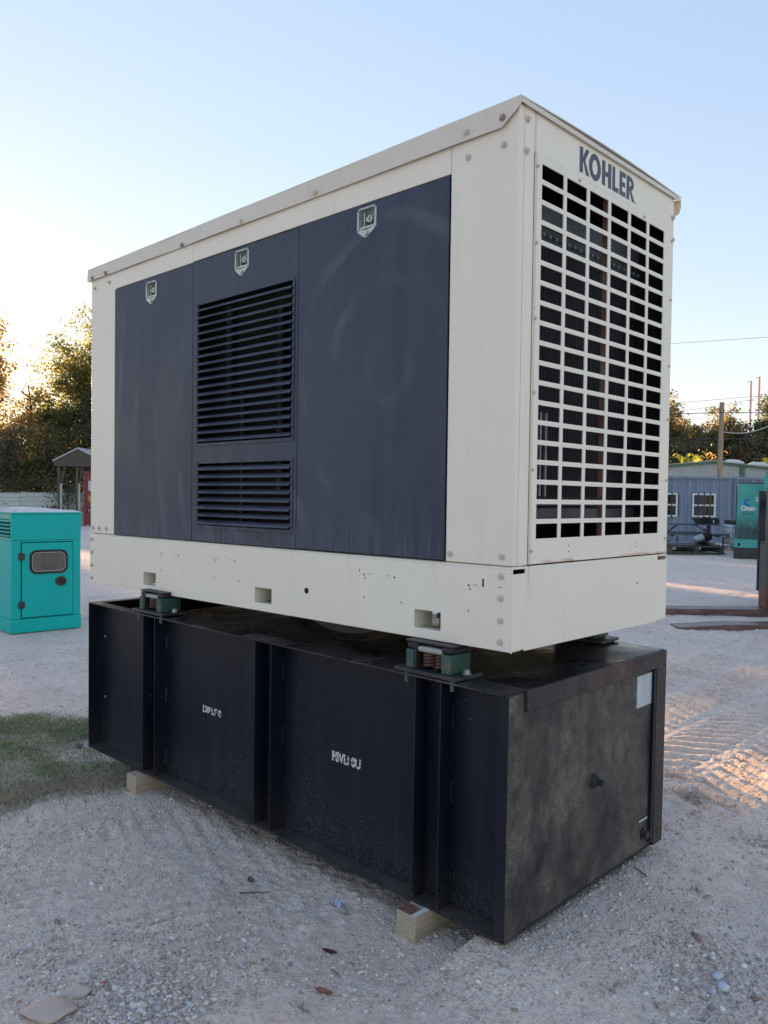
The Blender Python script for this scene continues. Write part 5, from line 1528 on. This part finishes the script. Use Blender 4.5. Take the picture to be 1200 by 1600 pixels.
OL = (0.21, 0.225, 0.09); DG = (0.13, 0.155, 0.085); YG = (0.36, 0.35, 0.10); OR = (0.50, 0.32, 0.10); BR = (0.27, 0.21, 0.14); GD = (0.58, 0.44, 0.11)
tree('autumn_tree', -20.2, 43, 9.8, 1.9, 3.0, 12000, [OR, BR, OL, GD], [4, 2, 2, 2], 'tall orange brown autumn tree at the left edge of the photo', 1, .18, .25)
tree('leafy_tree', -15.2, 45, 11.0, 2.7, 3.2, 20000, [OL, YG, DG, GD], [4, 3, 2, 1], 'tallest olive green tree, partly behind the left end of the generator', 2, .17, .27, 24)
tree('leafy_tree', -17.3, 44, 6.6, 1.9, 2.2, 12000, [OL, DG, OR, YG], [3, 3, 1, 2], 'lower mixed green and gold tree between the orange tree and the tallest one', 3, .17, .28)
tree('leafy_tree', -14.0, 43, 6.4, 1.9, 1.6, 14000, [DG, DG, OL], [3, 3, 1], 'dark low bushy tree over the shelter roof', 4, .16, .28)
tree('golden_bush', -19.3, 42, 4.6, 1.5, 1.4, 9000, [GD, OR, YG, BR], [4, 3, 2, 1], 'bright golden bush low at the left edge above the pale fence', 5, .13, .28, 12, .08)
tree('vine_covered_trunk', -17.9, 41, 4.6, 1.2, .4, 8000, [DG, BR, BR], [2, 2, 2], 'dark trunks hung with brown vines above the pale fence', 6, .12, .3, 14, .22)
tree('leafy_tree', -16.3, 41, 4.4, 1.3, .8, 8000, [DG, OL, OR], [3, 2, 1], 'dark bushy young tree left of the shelter', 7, .12, .3, 12, .1)
bt = tree('bare_tree', -18.15, 43.5, 7.6, 1.1, 4.6, 0, [OL], [1], 'thin bare forked tree between the orange and the green trees', 8, .1, .3, 5, .11, bare=True)
# vines on the fence
tree('vine', -13.9, 37.6, 1.9, .8, .3, 1400, [DG, OL], [2, 1], 'green vine spilling over the pale fence beside the shelter', 9, .10, .2, 8, .03, cat='vine')
# rest of the tree line, running on left of the frame and behind the generator
jr = random.Random(21); k = 0
for lat in list(range(-53, -25, 3)) + list(range(-12, 13, 3)):
    D = 46 + jr.uniform(-2, 4)
    pal, wts = (([OL, DG, YG, OR], [4, 3, 2, 1]) if k % 3 else ([OR, BR, OL, GD], [3, 2, 3, 2]))
    tree('leafy_tree', lat + jr.uniform(-.6, .6), D, 9.3 + jr.uniform(-.8, 1.2), 2.9, 1.0, 13000, pal, wts,
         'tall tree of the row beyond the yard, hidden by the photo edge or the generator', 100 + k, .17, .42, 18); k += 1
# right hand trees beyond the shed
RT = [(21.3, 60, 8.9, 2.0, [OR, BR, OL], [3, 2, 2], 'orange tinged tree just right of the beige generator'),
      (23.6, 62, 6.6, 2.2, [DG, OL, BR], [4, 2, 1], 'low dark tree left of the wooden pole'),
      (26.0, 60, 7.7, 2.3, [DG, OL, OR], [4, 2, 2], 'dark tree with gold tipped top right behind the wooden pole'),
      (28.6, 58, 8.3, 2.4, [DG, DG, OL], [4, 3, 1], 'dark dense tree right of the wooden pole'),
      (30.4, 59, 9.4, 2.5, [DG, DG, OL], [4, 3, 1], 'tallest dark tree at the right edge of the photo'),
      (25.0, 64, 7.3, 2.4, [DG, BR, OL], [3, 2, 2], 'brownish tree standing behind the pole tree'),
      (27.2, 57, 5.6, 2.0, [BR, DG, OR], [3, 3, 1], 'short brown green tree low behind the shed roof'),
      (22.6, 58, 5.2, 2.0, [BR, DG, OL], [3, 3, 2], 'short brownish tree low behind the left end of the shed')]
for i, (lat, D, h, rad, pal, wts, lb) in enumerate(RT):
    tree('leafy_tree', lat, D, h, rad, .8, 21000, pal, wts, lb, 300 + i, .21, .27, 22, .14)
# undergrowth masses
def hedge(name, lat0, lat1, D, h, n, pal, wts, label, seed):
    rng = np.random.default_rng(seed)
    x = rng.uniform(lat0, lat1, n); y = D + rng.uniform(-.8, .8, n)
    top = h * (.6 + .6 * fbm(x, y * 0, .5, 3, seed))
    z = rng.uniform(0, 1, n) ** .8 * top
    P = np.stack([CAMP.x + FH.x * y + RH.x * x, CAMP.y + FH.y * y + RH.y * x, z], -1)
    s = .16 * rng.uniform(.5, 1.3, n)
    u = rng.normal(size=(n, 3)); u /= np.linalg.norm(u, axis=1)[:, None]
    v = np.cross(u, rng.normal(size=(n, 3))); v /= np.linalg.norm(v, axis=1)[:, None]
    V = np.stack([P - u * s[:, None] * .5, P + v * s[:, None] * .32, P + u * s[:, None] * .5, P - v * s[:, None] * .32], 1).reshape(-1, 3)
    C = np.array(pal)[rng.choice(len(pal), n, p=np.array(wts) / sum(wts))] * rng.uniform(.7, 1.2, (n, 1))
    bulk(name, V, np.arange(n * 4).reshape(-1, 4), np.repeat(C, 4, 0), M_LEAF, label)
hedge('undergrowth', -26, 4, 42.6, 3.6, 100000, [BR, (0.15, 0.115, 0.075), DG], [3, 3, 2], 'brown tangled undergrowth behind the pale fence', 51)
hedge('undergrowth', -60, -26, 42.6, 3.6, 26000, [BR, DG], [3, 2], 'undergrowth carrying on left of the photo', 54)
hedge('undergrowth', 17, 34, 66, 6.6, 45000, [BR, DG, OL], [2, 4, 1], 'dark mass of woodland behind the metal shed', 52)
hedge('undergrowth', -60, 16, 54, 2.6, 30000, [DG, BR, OL], [3, 2, 1], 'woodland behind the tree line', 53)
# banana plants
M_BAN = tint_mat('banana_leaves', .45, 0, 3, .3, .55)
def banana(lat, D, z, label, seed, n=7):
    rng = np.random.default_rng(seed)
    t = bthing('banana_plant', label, 'plant', lat, D, 0, 0, 'banana plants behind the shed')
    Mesh().cyl((0, 0, 0), (0, 0, z - .6), .12, .08, 8).obj('stem', simple('banana_stem', (0.18, 0.2, 0.06), (0.1, 0.1, 0.04), 4, .6), t)
    for i in range(n):
        a = 2 * PI * i / n + rng.uniform(-.3, .3); L = rng.uniform(.55, .85); up = rng.uniform(.5, 1.5)
        M = Mesh(); V = []; F = []
        for q in range(7):
            s = q / 6; w_ = .17 * math.sin(PI * min(1, s * .92 + .08)) + .01
            r_ = L * s; zz = z - .6 + up * L * math.sin(s * 2.2); cx, cy = math.cos(a) * r_ * .9, math.sin(a) * r_ * .9
            V += [(cx - math.sin(a) * w_, cy + math.cos(a) * w_, zz - .03), (cx, cy, zz + .02), (cx + math.sin(a) * w_, cy - math.cos(a) * w_, zz - .03)]
        for q in range(6):
            for j in range(2): F.append((q * 3 + j, q * 3 + j + 1, q * 3 + j + 4, q * 3 + j + 3))
        o = bulk('frond', np.array(V), np.array(F), np.tile(np.array([[.42, .44, .06]]), (len(V), 1)), M_BAN, None, None, True, t)
banana(18.5, 48, 3.9, 'bright yellow green banana plant just right of the beige generator', 1)
banana(19.5, 49, 3.8, 'second bright banana plant, beside the first, above the shed roof', 2, 5)
banana(23.6, 48, 3.6, 'bright banana plant at the far right edge above the shed', 3)
tree('golden_bush', 20.6, 49.5, 4.2, .8, 2.2, 420, [GD, OR], [2, 1], 'small golden bush lit by the sun behind the wooden pole', 71, .14, .2, 8, .05)
